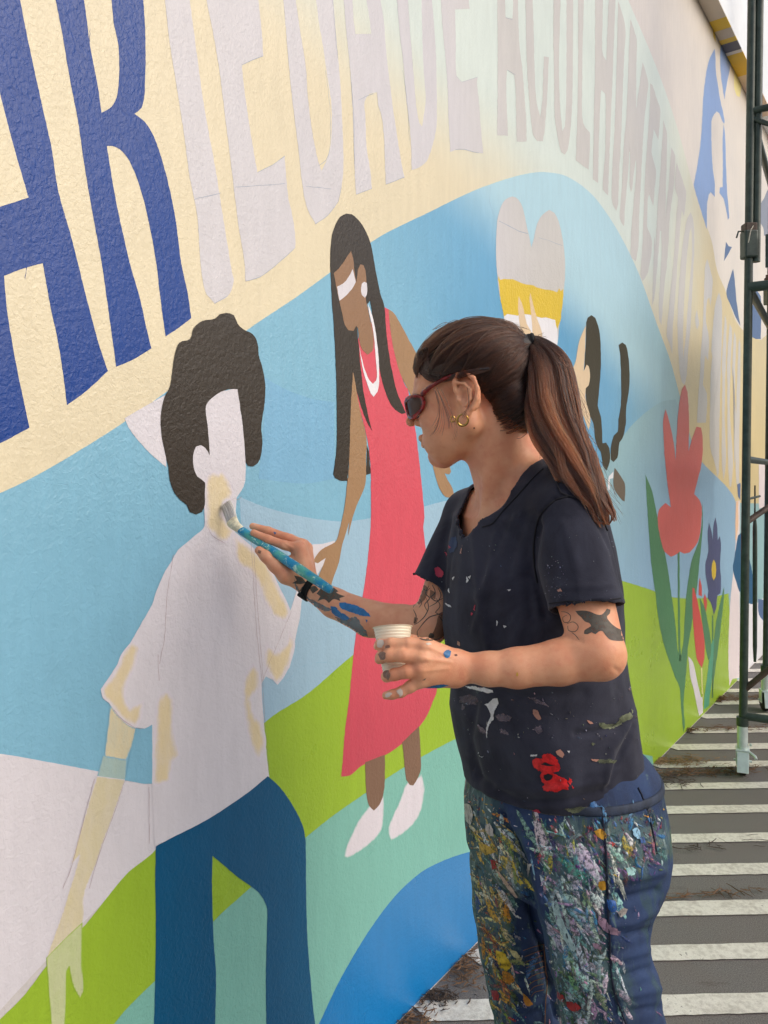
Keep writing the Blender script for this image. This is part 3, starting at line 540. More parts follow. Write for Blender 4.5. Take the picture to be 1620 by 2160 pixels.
c = mixc(nt, ramp(nt, f, .35, .6), lin((188, 182, 172)), lin((226, 222, 212)))
c = mixc(nt, ramp(nt, f, .60, .66), c, lin((96, 86, 80)))
nt.links.new(c, b.inputs['Base Color']); b.inputs['Roughness'].default_value = .7
bn = N(nt, 'ShaderNodeBump', Strength=.7, Distance=.002); nt.links.new(s3.outputs[0], bn.inputs['Height']); nt.links.new(bn.outputs[0], b.inputs['Normal'])
pairs = [(2375, 2440), (2232, 2282), (2100, 2142), (1996, 2028), (1905, 1935), (1828, 1851), (1764, 1782), (1705, 1721), (1657, 1670), (1612, 1624), (1574.7, 1587), (1542, 1552), (1511.6, 1521), (1484, 1492), (1459, 1466), (1437, 1443), (1417, 1423), (1399, 1405)]
SL = .035
def stripe(z0, z1):
    vs = []; n = 160; xr = 7.0
    zc = (z0 + z1) / 2; x0 = WA.x + (zc - WA.y) * WD.x / WD.y + .008
    top = []; bot = []
    for i in range(n + 1):
        x = x0 + (xr - x0) * (i / n) ** 1.6; k = (x - .85) * SL
        bot.append((x + (z1 - z0) * -.36, z1 + k + jit.uniform(-.0014, .0014), .004)); top.append((x + (z1 - z0) * .36, z0 + k + jit.uniform(-.0014, .0014), .004))
    vs = top + bot[::-1]
    # top has larger z (farther)
    o = mesh_obj('painted_stripe', bot + top, [[i, i + 1, n + 1 + i + 1, n + 1 + i] for i in range(n)], sm, ground)
for y0, y1 in pairs: stripe(HC * FPX / (y0 - HY), HC * FPX / (y1 - HY))

# dry twigs and leaf litter
lit = [simple('dry_litter_a', (104, 78, 56), .9), simple('dry_litter_b', (140, 112, 78), .9), simple('dry_litter_c', (64, 52, 44), .9)]
def litter(px, py, rx, rz, n, L, mat, name='dry_grass_litter'):
    r = random.Random(int(px * 7 + py)); v = []; f = []
    z = HC * FPX / (py - HY); x = (px - CX) / FPX * z
    for i in range(n):
        a = r.gauss(0, 1); c_ = r.gauss(0, 1); X = x + a * rx; Y = z + c_ * rz + a * rx * .1
        wx = WA.x + (Y - WA.y) * WD.x / WD.y + .012
        if X < wx: X = wx + abs(r.gauss(0, .015))
        th = r.gauss(.15, .7) if r.random() < .7 else r.uniform(0, 3.14); l = L * r.uniform(.3, 1.2); w = r.uniform(.0008, .0028)
        h = .006 + abs(r.gauss(0, .006)); n0 = len(v); curve = r.uniform(-.5, .5)
        k = 4
        for j in range(k + 1):
            s = j / k - .5; t2 = th + curve * s
            cx_, cy_ = X + math.cos(t2) * l * s, Y + math.sin(t2) * l * s; zz = h + r.uniform(-.001, .003)
            ww = w * (1 - abs(s))
            v += [(cx_ - math.sin(t2) * ww, cy_ + math.cos(t2) * ww, zz), (cx_ + math.sin(t2) * ww, cy_ - math.cos(t2) * ww, zz), (cx_, cy_, zz + ww)]
        for j in range(k):
            b0 = n0 + 3 * j
            f += [[b0, b0 + 3, b0 + 5, b0 + 2], [b0 + 2, b0 + 5, b0 + 4, b0 + 1]]
    o = mesh_obj(name, v, f, mat); tag(o, None, None, kind='stuff'); return o
for i, (px, py, rx, rz, n, L, m, lb) in enumerate([
    (1470, 1632, .17, .03, 260, .06, 0, 'brown dry grass clump lying across a white stripe near the scaffold wheel'),
    (1425, 1610, .10, .03, 200, .05, 1, 'thin dry grass at the foot of the green painted hill'),
    (1415, 1650, .06, .05, 90, .05, 2, 'dark twigs on the asphalt beside the first dry grass clump'),
    (1530, 1540, .18, .02, 150, .05, 0, 'dry grass scattered on the stripes behind the front scaffold wheel'),
    (1570, 1475, .28, .03, 300, .05, 0, 'brown litter gathered along the wall foot at the back of the scaffold'),
    (975, 2052, .03, .04, 150, .028, 0, 'clump of brown litter against the foot of the painted river'),
    (925, 2110, .03, .02, 120, .025, 2, 'small dark litter on the asphalt by the painted river'),
    (875, 2160, .03, .03, 100, .03, 0, 'brown litter at the lower end of the painted river'),
    (1510, 1890, .2, .006, 60, .07, 0, 'thin twigs lying on the white stripe behind the painter'),
    (1480, 1790, .12, .02, 26, .07, 2, 'a few curved twigs on the asphalt behind the painter')]):
    o = litter(px, py, rx, rz, n, L, lit[m]); o['label'] = lb; o['category'] = 'litter'
# ------------------------------------------------------------------ scaffold tower
SG = simple('green_scaffold_paint', (52, 66, 58), .42, mott=.25, mscale=30, bump=.0006, bscale=90)
SGR = simple('rusty_green_paint', (74, 58, 48), .6, mott=.35, mscale=25, bump=.0006, bscale=90)
ZINC = simple('zinc_plate', (212, 224, 220), .3, metal=.35, mott=.1, mscale=20)
RUB = simple('black_rubber', (22, 22, 24), .7)
WOOD = simple('scaffold_board', (104, 78, 60), .8, mott=.3, mscale=14, bump=.001, bscale=60)
sc = empty('scaffold_tower', (1.69, 3.62, 0))
tag(sc, 'dark green tubular scaffold tower on castor wheels standing by the far end of the mural', 'scaffold')
SO = sc.location.copy()
pA = Vector((1.69, 3.62, 0)); pB = Vector((2.285, 4.6, 0)); ax = (pB - pA).normalized(); rt = Vector((ax.y, -ax.x, 0))
pC = pA + rt * 1.7; pD = pB + rt * 1.7
def rel(p): return Vector(p) - SO
lean = Vector((.012, 0, 1))
def up(p, h): return p + lean * h
def sc_tube(name, a, b, r=.019, m=SG): return MB().tube([rel(a), rel(b)], r, 14).build(name, m, sc, True)
for i, p in enumerate((pA, pB, pC, pD)):
    sc_tube('post', up(p, .245), up(p, 2.52))
    sc_tube('post', up(p, 2.56) + ax * 0, up(p, 4.6))
    # coupler collar
    MB().box(rel(up(p, 2.50)) + Vector((0, 0, 0)), (.062, .062, .13), None, .008).build('coupler', SG, sc)
    MB().box(rel(up(p, 2.575)), (.056, .056, .05), None, .006).build('coupler', SGR, sc)
    # castor, swivelled to roll towards the yard
    c = up(p, 0); RC = Matrix.Rotation(math.radians(-24 if i == 0 else -10), 3, 'Z')
    def q(x, y, z): return rel(c) + RC @ Vector((x, y, 0)) + Vector((0, 0, z))
    MB().tube([q(0, 0, .128), q(0, 0, .245)], .0235, 18).build('castor_sleeve', ZINC, sc, True)
    MB().tube([q(0, 0, .235), q(0, 0, .275)], .027, 18).build('castor_collar', SG, sc, True)
    fk = MB(); fk.box(q(0, -.002, .125), (.060, .075, .010), RC, .003)
    for s_ in (-1, 1): fk.box(q(s_ * .0265, .004, .090), (.004, .050, .075), RC, .001)
    fk.box(q(0, -.066, .082), (.050, .005, .092), RC @ Matrix.Rotation(math.radians(-14), 3, 'X'), .002)
    fork = fk.build('castor_fork', ZINC, sc)
    wh = MB(); prof = [(-.0185, .03), (-.018, .058), (-.013, .064), (0, .066), (.013, .064), (.018, .058), (.0185, .03)]
    wh.tube([q(a, .012, .066) for a, r in prof], [r for a, r in prof], 28)
    wh.build('wheel', RUB, sc, True)
    MB().tube([q(-.038, .012, .066), q(.040, .012, .066)], .006, 10).build('axle_bolt', ZINC, sc, True)
    MB().tube([q(.028, -.03, .122), q(.052, -.05, .112), q(.056, -.06, .104)], .007, 10).build('brake_lever', ZINC, sc, True)
    MB().tube([q(.034, .0, .15), q(.034, -.012, .15)], .006, 8).build('clamp_screw', ZINC, sc, True)
# second upright beside the upper front post
sc_tube('post', up(pA, 2.42) + Vector((.034, .0, 0)), up(pA, 4.6) + Vector((.036, 0, 0)))
for h in (1.49, 3.13): sc_tube('rung', up(pA, h), up(pB, h), .017)
for h in (1.3,): sc_tube('rung', up(pA, h), up(pB, h) - ax * .5, .006)
sc_tube('rung', up(pA, .28), up(pC, .30), .019); sc_tube('rung', up(pB, .28), up(pD, .30), .019)
sc_tube('rung', up(pA, 2.30), up(pC, 2.30), .024); sc_tube('rung', up(pB, 2.30), up(pD, 2.30), .019)
sc_tube('rung', up(pC, 1.49), up(pD, 1.49), .017); sc_tube('rung', up(pA, 2.30), up(pB, 2.30), .019); sc_tube('rung', up(pC, 2.30), up(pD, 2.30), .019)
sc_tube('rung', up(pA, 3.13), up(pC, 3.13), .016)
sc_tube('diagonal_brace', up(pA, 1.19), up(pB, 1.62) + rt * .5, .014, SGR)
sc_tube('diagonal_brace', up(pA, .40), up(pC, 2.2), .014, SGR)
sc_tube('diagonal_brace', up(pA, 3.75), up(pC, 2.45), .012); sc_tube('diagonal_brace', up(pA, 3.1), up(pC, 1.9) + rt * .2, .011)
g = up(pA + (pB - pA) * .48, 0)
MB().tube([rel(g + Vector((0, 0, z))) for z in (.42, .5, 1.0, 1.14, 1.19, 1.24, 1.36)], [.007, .011, .012, .011, .006, .004, .004], 12).build('gate_pin', SG, sc, True)
# deck and toe board
mid = (pA + pB + pC + pD) / 4
Rz = Matrix((( ax.x, rt.x, 0), (ax.y, rt.y, 0), (0, 0, 1)))
L = (pB - pA).length
for k in range(5):
    cpt = pA + ax * (L * (k + .5) / 5) + rt * .88
    MB().box(rel(cpt + Vector((.03, 0, 2.335))), (L / 5 - .012, 1.62, .032), Rz, .002).build('deck_board', WOOD, sc)
MB().box(rel(pA + rt * .9 + Vector((.03, -.0, 2.46))) - ax * 0.0, (.012, 1.66, .155), Rz, .002).build('toe_board', SG, sc)
MB().tube([rel(up(pA, 2.51) + Vector((-.03, -.01, .05))), rel(up(pA, 2.51) + Vector((-.055, -.012, .05))), rel(up(pA, 2.51) + Vector((-.064, -.012, .02)))], .004, 8).build('lock_pin', SG, sc, True)
tie = MB().tube([rel(up(pA, 2.6) + Vector((.004, -.034, -.02))), rel(up(pA, 2.56) + Vector((-.01, -.04, 0))), rel(up(pA, 2.5) + Vector((-.02, -.036, .0)))], .0018, 6).build('tie_string', simple('string', (214, 206, 190), .8), sc)
# ------------------------------------------------------------------ implicit surface tools
def smin(a, b, k):
    h = np.clip(.5 + .5 * (b - a) / k, 0, 1); return b + (a - b) * h - k * h * (1 - h)
class Vox:
    def __init__(s, lo, hi, h):
        s.lo = np.array(lo, np.float32); s.h = h
        s.n = np.ceil((np.array(hi) - s.lo) / h).astype(int) + 1
        s.F = np.full(tuple(s.n), .07, np.float32)
        s.ax = [s.lo[i] + h * np.arange(s.n[i], dtype=np.float32) for i in range(3)]
    def op(s, fn, lo, hi, k=.01, mode='add'):
        pad = k + .012
        i0 = np.maximum(0, np.floor((np.array(lo) - pad - s.lo) / s.h).astype(int)); i1 = np.minimum(s.n, np.ceil((np.array(hi) + pad - s.lo) / s.h).astype(int) + 1)
        if (i1 <= i0).any(): return s
        x = s.ax[0][i0[0]:i1[0]][:, None, None]; y = s.ax[1][i0[1]:i1[1]][None, :, None]; z = s.ax[2][i0[2]:i1[2]][None, None, :]
        d = fn(x, y, z).astype(np.float32); sl = tuple(slice(a, b) for a, b in zip(i0, i1)); F = s.F[sl]
        s.F[sl] = smin(F, d, k) if mode == 'add' else -smin(-F, d, k)
        return s
    def cap(s, a, b, ra, rb=None, k=.01, mode='add'):
        rb = ra if rb is None else rb; a = np.array(a, np.float32); b = np.array(b, np.float32); ba = b - a; L = float(ba @ ba) + 1e-12
        def fn(x, y, z):
            px, py, pz = x - a[0], y - a[1], z - a[2]
            h = np.clip((px * ba[0] + py * ba[1] + pz * ba[2]) / L, 0, 1)
            return np.sqrt((px - ba[0] * h) ** 2 + (py - ba[1] * h) ** 2 + (pz - ba[2] * h) ** 2) - (ra + (rb - ra) * h)
        r = max(ra, rb); return s.op(fn, np.minimum(a, b) - r, np.maximum(a, b) + r, k, mode)
    def chain(s, pts, rs, k=.01, mode='add'):
        for i in range(len(pts) - 1): s.cap(pts[i], pts[i + 1], rs[i], rs[i + 1], k if i == 0 else min(k, .008), mode)
        return s
    def ell(s, c, r, M=None, k=.01, mode='add'):
        c = np.array(c, np.float32); r = np.array(r, np.float32); M = np.eye(3) if M is None else np.array(M)   # rows = axes
        def fn(x, y, z):
            px, py, pz = x - c[0], y - c[1], z - c[2]
            q = [(px * M[i][0] + py * M[i][1] + pz * M[i][2]) for i in range(3)]
            k0 = np.sqrt(sum((q[i] / r[i]) ** 2 for i in range(3))); k1 = np.sqrt(sum((q[i] / r[i] ** 2) ** 2 for i in range(3))) + 1e-9
            return k0 * (k0 - 1) / k1
        R = float(r.max()); return s.op(fn, c - R, c + R, k, mode)
    def stack(s, lv, lat, k=.01, mode='add', ends=True):
        """lv: rows (z, cx, cy, half_lateral, half_depth) rising in z; lat = lateral unit vector"""
        A = np.array(sorted(lv), np.float32); R = float(A[:, 3:].max())
        def fn(x, y, z):
            zz = z.ravel(); g = [np.interp(zz, A[:, 0], A[:, i])[None, None, :] for i in range(1, 5)]
            u = (x - g[0]) * lat[0] + (y - g[1]) * lat[1]; v = -(x - g[0]) * lat[1] + (y - g[1]) * lat[0]
            e = 2.25
            q = (np.abs(u / g[2]) ** e + np.abs(v / g[3]) ** e) ** (1 / e)
            d = (q - 1) * np.minimum(g[2], g[3])
            if ends: d = np.maximum(d, np.maximum(A[0, 0] - z, z - A[-1, 0]))
            return d
        lo = [A[:, 1].min() - R, A[:, 2].min() - R, A[0, 0]]; hi = [A[:, 1].max() + R, A[:, 2].max() + R, A[-1, 0]]
        return s.op(fn, lo, hi, k, mode)
    def net(s, blur=0):
        F = s.F
        F[0] = F[-1] = .05; F[:, 0] = F[:, -1] = .05; F[:, :, 0] = F[:, :, -1] = .05
        I = F < 0
        m = np.zeros(tuple(s.n - 1), np.uint8)
        for dx in (0, 1):
            for dy in (0, 1):
                for dz in (0, 1): m += I[dx:s.n[0] - 1 + dx, dy:s.n[1] - 1 + dy, dz:s.n[2] - 1 + dz]
        act = (m > 0) & (m < 8); idx = np.argwhere(act); ids = np.full(act.shape, -1, np.int32); ids[act] = np.arange(len(idx))
        acc = np.zeros((len(idx), 3), np.float32); cnt = np.zeros(len(idx), np.float32)
        for a in range(3):
            o1, o2 = [i for i in range(3) if i != a]
            for b in (0, 1):
                for c in (0, 1):
                    off = [0, 0, 0]; off[o1] = b; off[o2] = c; p0 = idx + off; p1 = p0.copy(); p1[:, a] += 1
                    f0 = F[tuple(p0.T)]; f1 = F[tuple(p1.T)]; cr = (f0 < 0) != (f1 < 0)
                    t = np.where(cr, f0 / np.where(cr, f0 - f1, 1), 0); q = np.tile(np.array(off, np.float32), (len(idx), 1)); q[:, a] += t
                    acc += q * cr[:, None]; cnt += cr
        V = (idx + acc / cnt[:, None]) * s.h + s.lo
        quads = []
        for a in range(3):
            o1, o2 = [(1, 2), (2, 0), (0, 1)][a]
            sl0 = [slice(None)] * 3; sl1 = [slice(None)] * 3; sl0[a] = slice(0, -1); sl1[a] = slice(1, None)
            I0, I1 = I[tuple(sl0)], I[tuple(sl1)]; e = np.argwhere(I0 != I1); e = e[(e[:, o1] > 0) & (e[:, o2] > 0)]
            inside = I0[tuple(e.T)]
            def g(d1, d2):
                q = e.copy(); q[:, o1] -= d1; q[:, o2] -= d2; return ids[tuple(q.T)]
            Q = np.stack([g(1, 1), g(0, 1), g(0, 0), g(1, 0)], 1); Q[~inside] = Q[~inside][:, ::-1]; quads.append(Q)
        Q = np.concatenate(quads); return V, Q
    def sample(s, V):
        q = (V - s.lo) / s.h; i = np.clip(np.floor(q).astype(int), 0, s.n - 2); f = q - i; o = 0
        for dx in (0, 1):
            for dy in (0, 1):
                for dz in (0, 1):
                    w = np.abs(1 - dx - f[:, 0]) * np.abs(1 - dy - f[:, 1]) * np.abs(1 - dz - f[:, 2]); o = o + w * s.F[i[:, 0] + dx, i[:, 1] + dy, i[:, 2] + dz]
        return o
def relax(V, Q, it=2, lam=.5):
    n = len(V); e = np.concatenate([Q[:, [0, 1]], Q[:, [1, 2]], Q[:, [2, 3]], Q[:, [3, 0]]])
    deg = np.bincount(e.ravel(), minlength=n).astype(np.float32)
    for k in range(it):
        for l in (lam, -lam * 1.03):
            S = np.zeros_like(V)
            for c in range(3):
                S[:, c] = np.bincount(e[:, 0], V[e[:, 1], c], n) + np.bincount(e[:, 1], V[e[:, 0], c], n)
            V = V + l * (S / deg[:, None] - V)
    return V
def normals(V, Q):
    n = np.cross(V[Q[:, 2]] - V[Q[:, 0]], V[Q[:, 3]] - V[Q[:, 1]]); o = np.zeros_like(V)
    for c in range(3):
        for k in range(4): o[:, c] += np.bincount(Q[:, k], n[:, c], len(V))
    return o / (np.linalg.norm(o, axis=1)[:, None] + 1e-12)
def vn(Pn, scale, seed=0):
    q = Pn * scale; i = np.floor(q).astype(np.int64); f = q - i; f = f * f * (3 - 2 * f); o = 0
    def hsh(a, b, c):
        h = (a * 374761393 + b * 668265263 + c * 2147483647 + seed * 974711) & 0xffffffff
        h = ((h ^ (h >> 13)) * 1274126177) & 0xffffffff; return ((h ^ (h >> 16)) & 0xffff) / 65535.0
    for dx in (0, 1):
        for dy in (0, 1):
            for dz in (0, 1):
                w = np.abs(1 - dx - f[:, 0]) * np.abs(1 - dy - f[:, 1]) * np.abs(1 - dz - f[:, 2])
                o = o + w * hsh(i[:, 0] + dx, i[:, 1] + dy, i[:, 2] + dz)
    return o * 2 - 1
def to_px(V):
    return np.stack([CX + FPX * V[:, 0] / V[:, 1], HY - FPX * (V[:, 2] - HC) / V[:, 1]], 1)
def seg_dist(p, line):
    best = np.full(len(p), 1e9)
    for a, b in zip(line[:-1], line[1:]):
        a = np.array(a, float); b = np.array(b, float); ba = b - a
        h = np.clip(((p - a) @ ba) / (ba @ ba), 0, 1); best = np.minimum(best, np.linalg.norm(p - a - h[:, None] * ba, axis=1))
    return best
def creases(V, Nn, items, facing=True):
    """ridges (+) and folds (-) following lines on the side that faces the yard; amplitudes in metres"""
    px = to_px(V); D = V - np.array([0, 0, HC]); D /= np.linalg.norm(D, axis=1)[:, None]
    w = np.clip(-(Nn * D).sum(1) * 2.5, 0, 1) if facing else 1.0
    off = np.zeros(len(V))
    for ln, amp, wid in items:
        d = seg_dist(px, ln); e = np.exp(-(d / wid) ** 2)
        off += amp * e * w
    return V + Nn * off[:, None]

# ------------------------------------------------------------------ the painter
person = empty('person', (.35, 1.29, 0)); PO = np.array(person.location)
tag(person, 'woman painting the wall, in red sunglasses, dark paint stained t-shirt and paint covered jeans', 'person')
def pp(x, y, z): return np.array(P(x, y, z))
FD = np.array([-.882, -.471, 0]); LT_ = np.array([.471, -.882, 0])      # torso facing, her left

# head frame
HC0 = pp(993, 845, 1.25); yaw, pit = math.radians(15), math.radians(13)
f0 = np.array([-math.cos(yaw), math.sin(yaw), 0]); l0 = np.array([-math.sin(yaw), -math.cos(yaw), 0]); u0 = np.array([0, 0, 1.])
Hf = f0 * math.cos(pit) - u0 * math.sin(pit); Hu = u0 * math.cos(pit) + f0 * math.sin(pit); Hl = l0
HM = np.stack([Hf, Hl, Hu])
def H(f, l, u): return HC0 + (Hf * f + Hl * l + Hu * u) * .001
body = Vox((-.30, .90, .60), (.46, 1.62, 1.70), .0021)
B = body
# torso, hips, shoulders
def level(py, xl, xr, zc, r=1.25, shrink=0.0):
    w = (xr - xl) / 2 * zc / FPX * .925; b_ = w / math.sqrt((r * .471) ** 2 + .882 ** 2); a_ = b_ * r
    X = ((xl + xr) / 2 - 9 - CX) / FPX * zc
    return (HC - (py - HY) / FPX * zc, X, zc, a_ - shrink, b_ - shrink)
SH = [(1045, 1010, 1225), (1090, 962, 1282), (1150, 950, 1296), (1230, 938, 1308), (1320, 938, 1319), (1400, 950, 1328), (1450, 962, 1334), (1500, 958, 1341), (1560, 968, 1350), (1620, 980, 1358), (1680, 986, 1362), (1760, 990, 1366)]
B.stack([level(py, xl + 8, xr - 8, 1.28, 1.22, .012) for py, xl, xr in SH], LT_[:2], k=.01)
B.stack([level(py, 1015, 1370, 1.28, 1.22, .02) for py in (1700, 1800)], LT_[:2], k=.03)
B.cap(pp(1256, 1800, 1.205), pp(1262, 2050, 1.175), .062, .052, k=.03); B.cap(pp(1096, 1800, 1.365), pp(1102, 1990, 1.38), .058, .050, k=.03)
nb = pp(1092, 1030, 1.275)
shL = pp(1192, 1082, 1.150); elL = pp(1256, 1378, 1.03); wrL = pp(978, 1408, 1.05)
shR = pp(992, 1085, 1.405); elR = pp(905, 1320, 1.33); wrR = pp(652, 1239, 1.42)
B.cap(nb + [0, 0, -.02], shL + [0, 0, -.004], .048, .041, k=.03); B.cap(nb + [0, 0, -.02], shR + [0, 0, -.004], .048, .042, k=.03)
B.cap(pp(1105, 985, 1.262), pp(1165, 1040, 1.19), .036, .030, k=.03)
# neck
B.cap(H(-24, 0, -35), pp(1090, 1045, 1.275), .046, .057, k=.018); B.cap(H(2, 0, -70), pp(1054, 1056, 1.272), .024, .030, k=.02)
B.cap(H(-30, 30, -30), pp(1030, 1078, 1.235), .014, .011, k=.02)      # neck muscle
B.cap(pp(1035, 1085, 1.235), pp(1110, 1060, 1.20), .010, .012, k=.016)  # collar bone
# arms
B.cap(shL, (shL * .5 + elL * .5), .042, .039, k=.02); B.cap((shL * .5 + elL * .5), elL + [0.004, 0, 0.002], .041, .035, k=.012)
B.chain([elL, pp(1180, 1397, 1.035), pp(1090, 1409, 1.04), pp(1030, 1411, 1.045), wrL], [.0320, .0298, .0262, .0222, .0196], k=.016)
B.cap(pp(1283, 1392, 1.03), pp(1277, 1398, 1.03), .017, .017, k=.016)
B.cap(shR, (shR + elR) / 2, .037, .034, k=.02); B.cap((shR + elR) / 2, elR, .036, .031, k=.012)
B.chain([elR, pp(850, 1316, 1.345), pp(780, 1305, 1.37), pp(705, 1272, 1.40), wrR], [.030, .0325, .0315, .0265, .0205], k=.016)
# --- right hand
kR = [pp(631, 1157, 1.425), pp(634, 1149, 1.443), pp(640, 1150, 1.460), pp(648, 1156, 1.475)]
fR = [[pp(600, 1150, 1.423), pp(566, 1138, 1.424), pp(535, 1124, 1.430)], [pp(604, 1134, 1.447), pp(566, 1120, 1.453), pp(533, 1110, 1.458)],
      [pp(612, 1136, 1.466), pp(580, 1128, 1.474), pp(556, 1126, 1.478)], [pp(626, 1146, 1.484), pp(602, 1142, 1.492), pp(586, 1144, 1.496)]]
for i in range(4):
    B.cap(pp(642 + i * 3, 1222, 1.418 + .009 * i), kR[i], .0150, .0128 - .0008 * i, k=.012)
    r = [.0098, .0086, .0080, .0066][0:4] if i < 3 else [.0086, .0074, .0068, .0058]
    B.chain([kR[i]] + fR[i], [r[0] + .0012, r[1], r[2], r[3]], k=.004)
B.chain([pp(630, 1225, 1.415), pp(604, 1212, 1.410), pp(580, 1192, 1.408), pp(561, 1174, 1.408), pp(546, 1161, 1.410)], [.0165, .0165, .0122, .0098, .0078], k=.010)
B.cap(pp(612, 1190, 1.425), pp(636, 1200, 1.43), .015, .017, k=.012)
# --- left hand, wrapped round the cup
cupT = pp(832, 1325, 1.075); cupB = pp(833, 1418, 1.068)
kL = [pp(898, 1362, 1.030), pp(893, 1388, 1.022), pp(888, 1413, 1.023), pp(887, 1434, 1.031)]
for i in range(4):
    B.cap(pp(962 - i, 1392 + i * 12, 1.047), kL[i], .0135, .0108, k=.014)
B.chain([kL[0], pp(862, 1358, 1.030), pp(826, 1358, 1.035), pp(802, 1360, 1.050), pp(797, 1363, 1.066)], [.0098, .0082, .0077, .0072, .0062], k=.004)
B.chain([kL[1], pp(850, 1382, 1.022), pp(822, 1383, 1.027), pp(804, 1387, 1.042), pp(800, 1391, 1.060)], [.0104, .0088, .0082, .0076, .0066], k=.004)
B.chain([kL[2], pp(858, 1417, 1.022), pp(832, 1423, 1.028), pp(816, 1427, 1.042), pp(814, 1429, 1.058)], [.0100, .0088, .0080, .0072, .0062], k=.004)
B.chain([kL[3], pp(866, 1448, 1.030), pp(846, 1460, 1.031), pp(828, 1465, 1.033), pp(814, 1467, 1.036)], [.0100, .0078, .0068, .0062, .0054], k=.004)
B.chain([pp(950, 1390, 1.062), pp(905, 1372, 1.092), pp(872, 1356, 1.112), pp(845, 1346, 1.114)], [.0145, .0125, .0098, .0080], k=.010)
# --- head
def he_(f, l, u, a, b_, c, k=8, mode='add'): B.ell(H(f, l, u), (a * .001, b_ * .001, c * .001), HM, k * .001, mode)
def hc_(p, q, r1, r2=None, k=8, mode='add'): B.cap(H(*p), H(*q), r1 * .001, (r1 if r2 is None else r2) * .001, k * .001, mode)
he_(-10, 0, 44, 90, 70, 70, 10)
he_(36, 0, -22, 50, 54, 66, 20)
he_(45, 0, 20, 42, 60, 50, 18)
for s in (1, -1):
    hc_((4, s * 52, -42), (58, s * 18, -78), 15, 15, 16)
    hc_((2, s * 56, -10), (4, s * 52, -42), 14, 15, 16)
    he_(58, s * 36, -20, 25, 21, 26, 12)
    he_(70, s * 24, -52, 16, 18, 18, 12)
    hc_((82, s * 10, 27), (66, s * 46, 27), 9, 8, 10)
    he_(84, s * 31, 6, 12, 14, 9, 8, 'sub')
    he_(72, s * 31, 6, 13, 14, 12, 3)
    he_(88, s * 12, -15, 10, 7, 7, 5)
hc_((74, 0, -78), (66, 0, -82), 14.5, 15, 14)
    # cheeks and muzzle
for s in (1, -1): he_(63, s * 22, -58, 20, 22, 26, 14); he_(50, s * 34, -40, 24, 24, 30, 14)
hc_((76, 0, -66), (72, 0, -76), 12, 13, 10)
hc_((86, 0, 18), (104, 0, -7), 6.5, 7.8, 7); he_(104, 0, -10, 8.5, 8.0, 7.5, 4)
hc_((91, -9, -41), (91, 9, -41), 6.0, 6.0, 5); hc_((80, -21, -46), (91, 0, -42), 4.2, 5.6, 4); hc_((80, 21, -46), (91, 0, -42), 4.2, 5.6, 4)
hc_((89, -8, -53), (89, 8, -53), 6.2, 6.2, 4); hc_((99, -20, -47), (99, 20, -47), 2.4, 2.4, 2, 'sub')
hc_((90, -8, -65), (90, 8, -65), 3, 3, 6, 'sub')
he_(95, 7, -21, 4.5, 2.8, 3, 2, 'sub')
for s in (1, -1):   # ears
    he_(-8, s * 71, 2, 19, 4.5, 29, 3)
    E = [(8, 70, -2), (10, 74, 12), (9, 77, 24), (1, 80, 33), (-12, 81, 33), (-22, 81, 22), (-24, 80, 6), (-19, 79, -10), (-9, 77, -22), (0, 74, -28), (5, 71, -20)]
    for a, b_ in zip(E[:-1], E[1:]): hc_((a[0], s * a[1], a[2]), (b_[0], s * b_[1], b_[2]), 3.6, 3.6, 2)
    he_(1, s * 74, -26, 7, 4, 8, 3)
    A2 = [(4, 78, 22), (-6, 79, 18), (-13, 79, 6), (-10, 79, -7), (-1, 77, -15)]
    for a, b_ in zip(A2[:-1], A2[1:]): hc_((a[0], s * a[1], a[2]), (b_[0], s * b_[1], b_[2]), 2.6, 2.6, 2)
    he_(-1, s * 78, 0, 8, 7, 10, 3, 'sub'); he_(-3, s * 81, 26, 9, 3.5, 3.5, 2, 'sub')
    he_(9, s * 73, -4, 4, 4, 6, 2)
V, Q = body.net(); V = relax(V, Q, 3, .5)
Nn = normals(V, Q)
V = creases(V, Nn, [  # knuckles, tendons, neck line
    ([(893, 1375), (905, 1374)], -.0012, 4), ([(888, 1400), (900, 1398)], -.0012, 4), ([(905, 1365), (950, 1385)], .0011, 4), ([(900, 1390), (950, 1396)], .0012, 4), ([(895, 1415), (945, 1410)], .001, 4),
    ([(892, 1362), (896, 1362)], .0016, 7), ([(886, 1388), (890, 1388)], .0016, 7), ([(882, 1413), (886, 1413)], .0016, 7),
    ([(854, 1350), (856, 1366)], -.0006, 2.5), ([(846, 1376), (848, 1392)], -.0006, 2.5), ([(850, 1412), (853, 1428)], -.0006, 2.5),
    ([(600, 1148), (612, 1160), (618, 1172)], -.0014, 3), ([(606, 1144), (620, 1152)], -.0012, 3), ([(575, 1172), (582, 1180)], -.0006, 3),
    ([(1025, 1000), (1022, 1060)], .0022, 8), ([(1012, 1010), (1010, 1060)], -.0016, 6), ([(1200, 1345), (1225, 1352)], -.002, 6), ([(1296, 1410), (1306, 1418)], -.001, 5)])
SKM, nt, b = new_mat('tanned_skin')
tc = N(nt, 'ShaderNodeTexCoord').outputs['Object']
n1 = noise(nt, tc, 22, 5, .6); n2 = noise(nt, tc, 560, 4, .7); n3 = noise(nt, tc, 75, 4, .6)
c = mixc(nt, ramp(nt, n1.outputs[0], .3, .7), lin((222, 150, 114)), lin((236, 176, 138)))
c = mixc(nt, mathn(nt, 'MULTIPLY', ramp(nt, n3.outputs[0], .5, .75), .35), c, lin((208, 120, 94)))
nt.links.new(c, b.inputs['Base Color']); b.inputs['Roughness'].default_value = .47
b.inputs['Subsurface Weight'].default_value = .18; b.inputs['Subsurface Radius'].default_value = (.012, .004, .002); b.inputs['Subsurface Scale'].default_value = .6
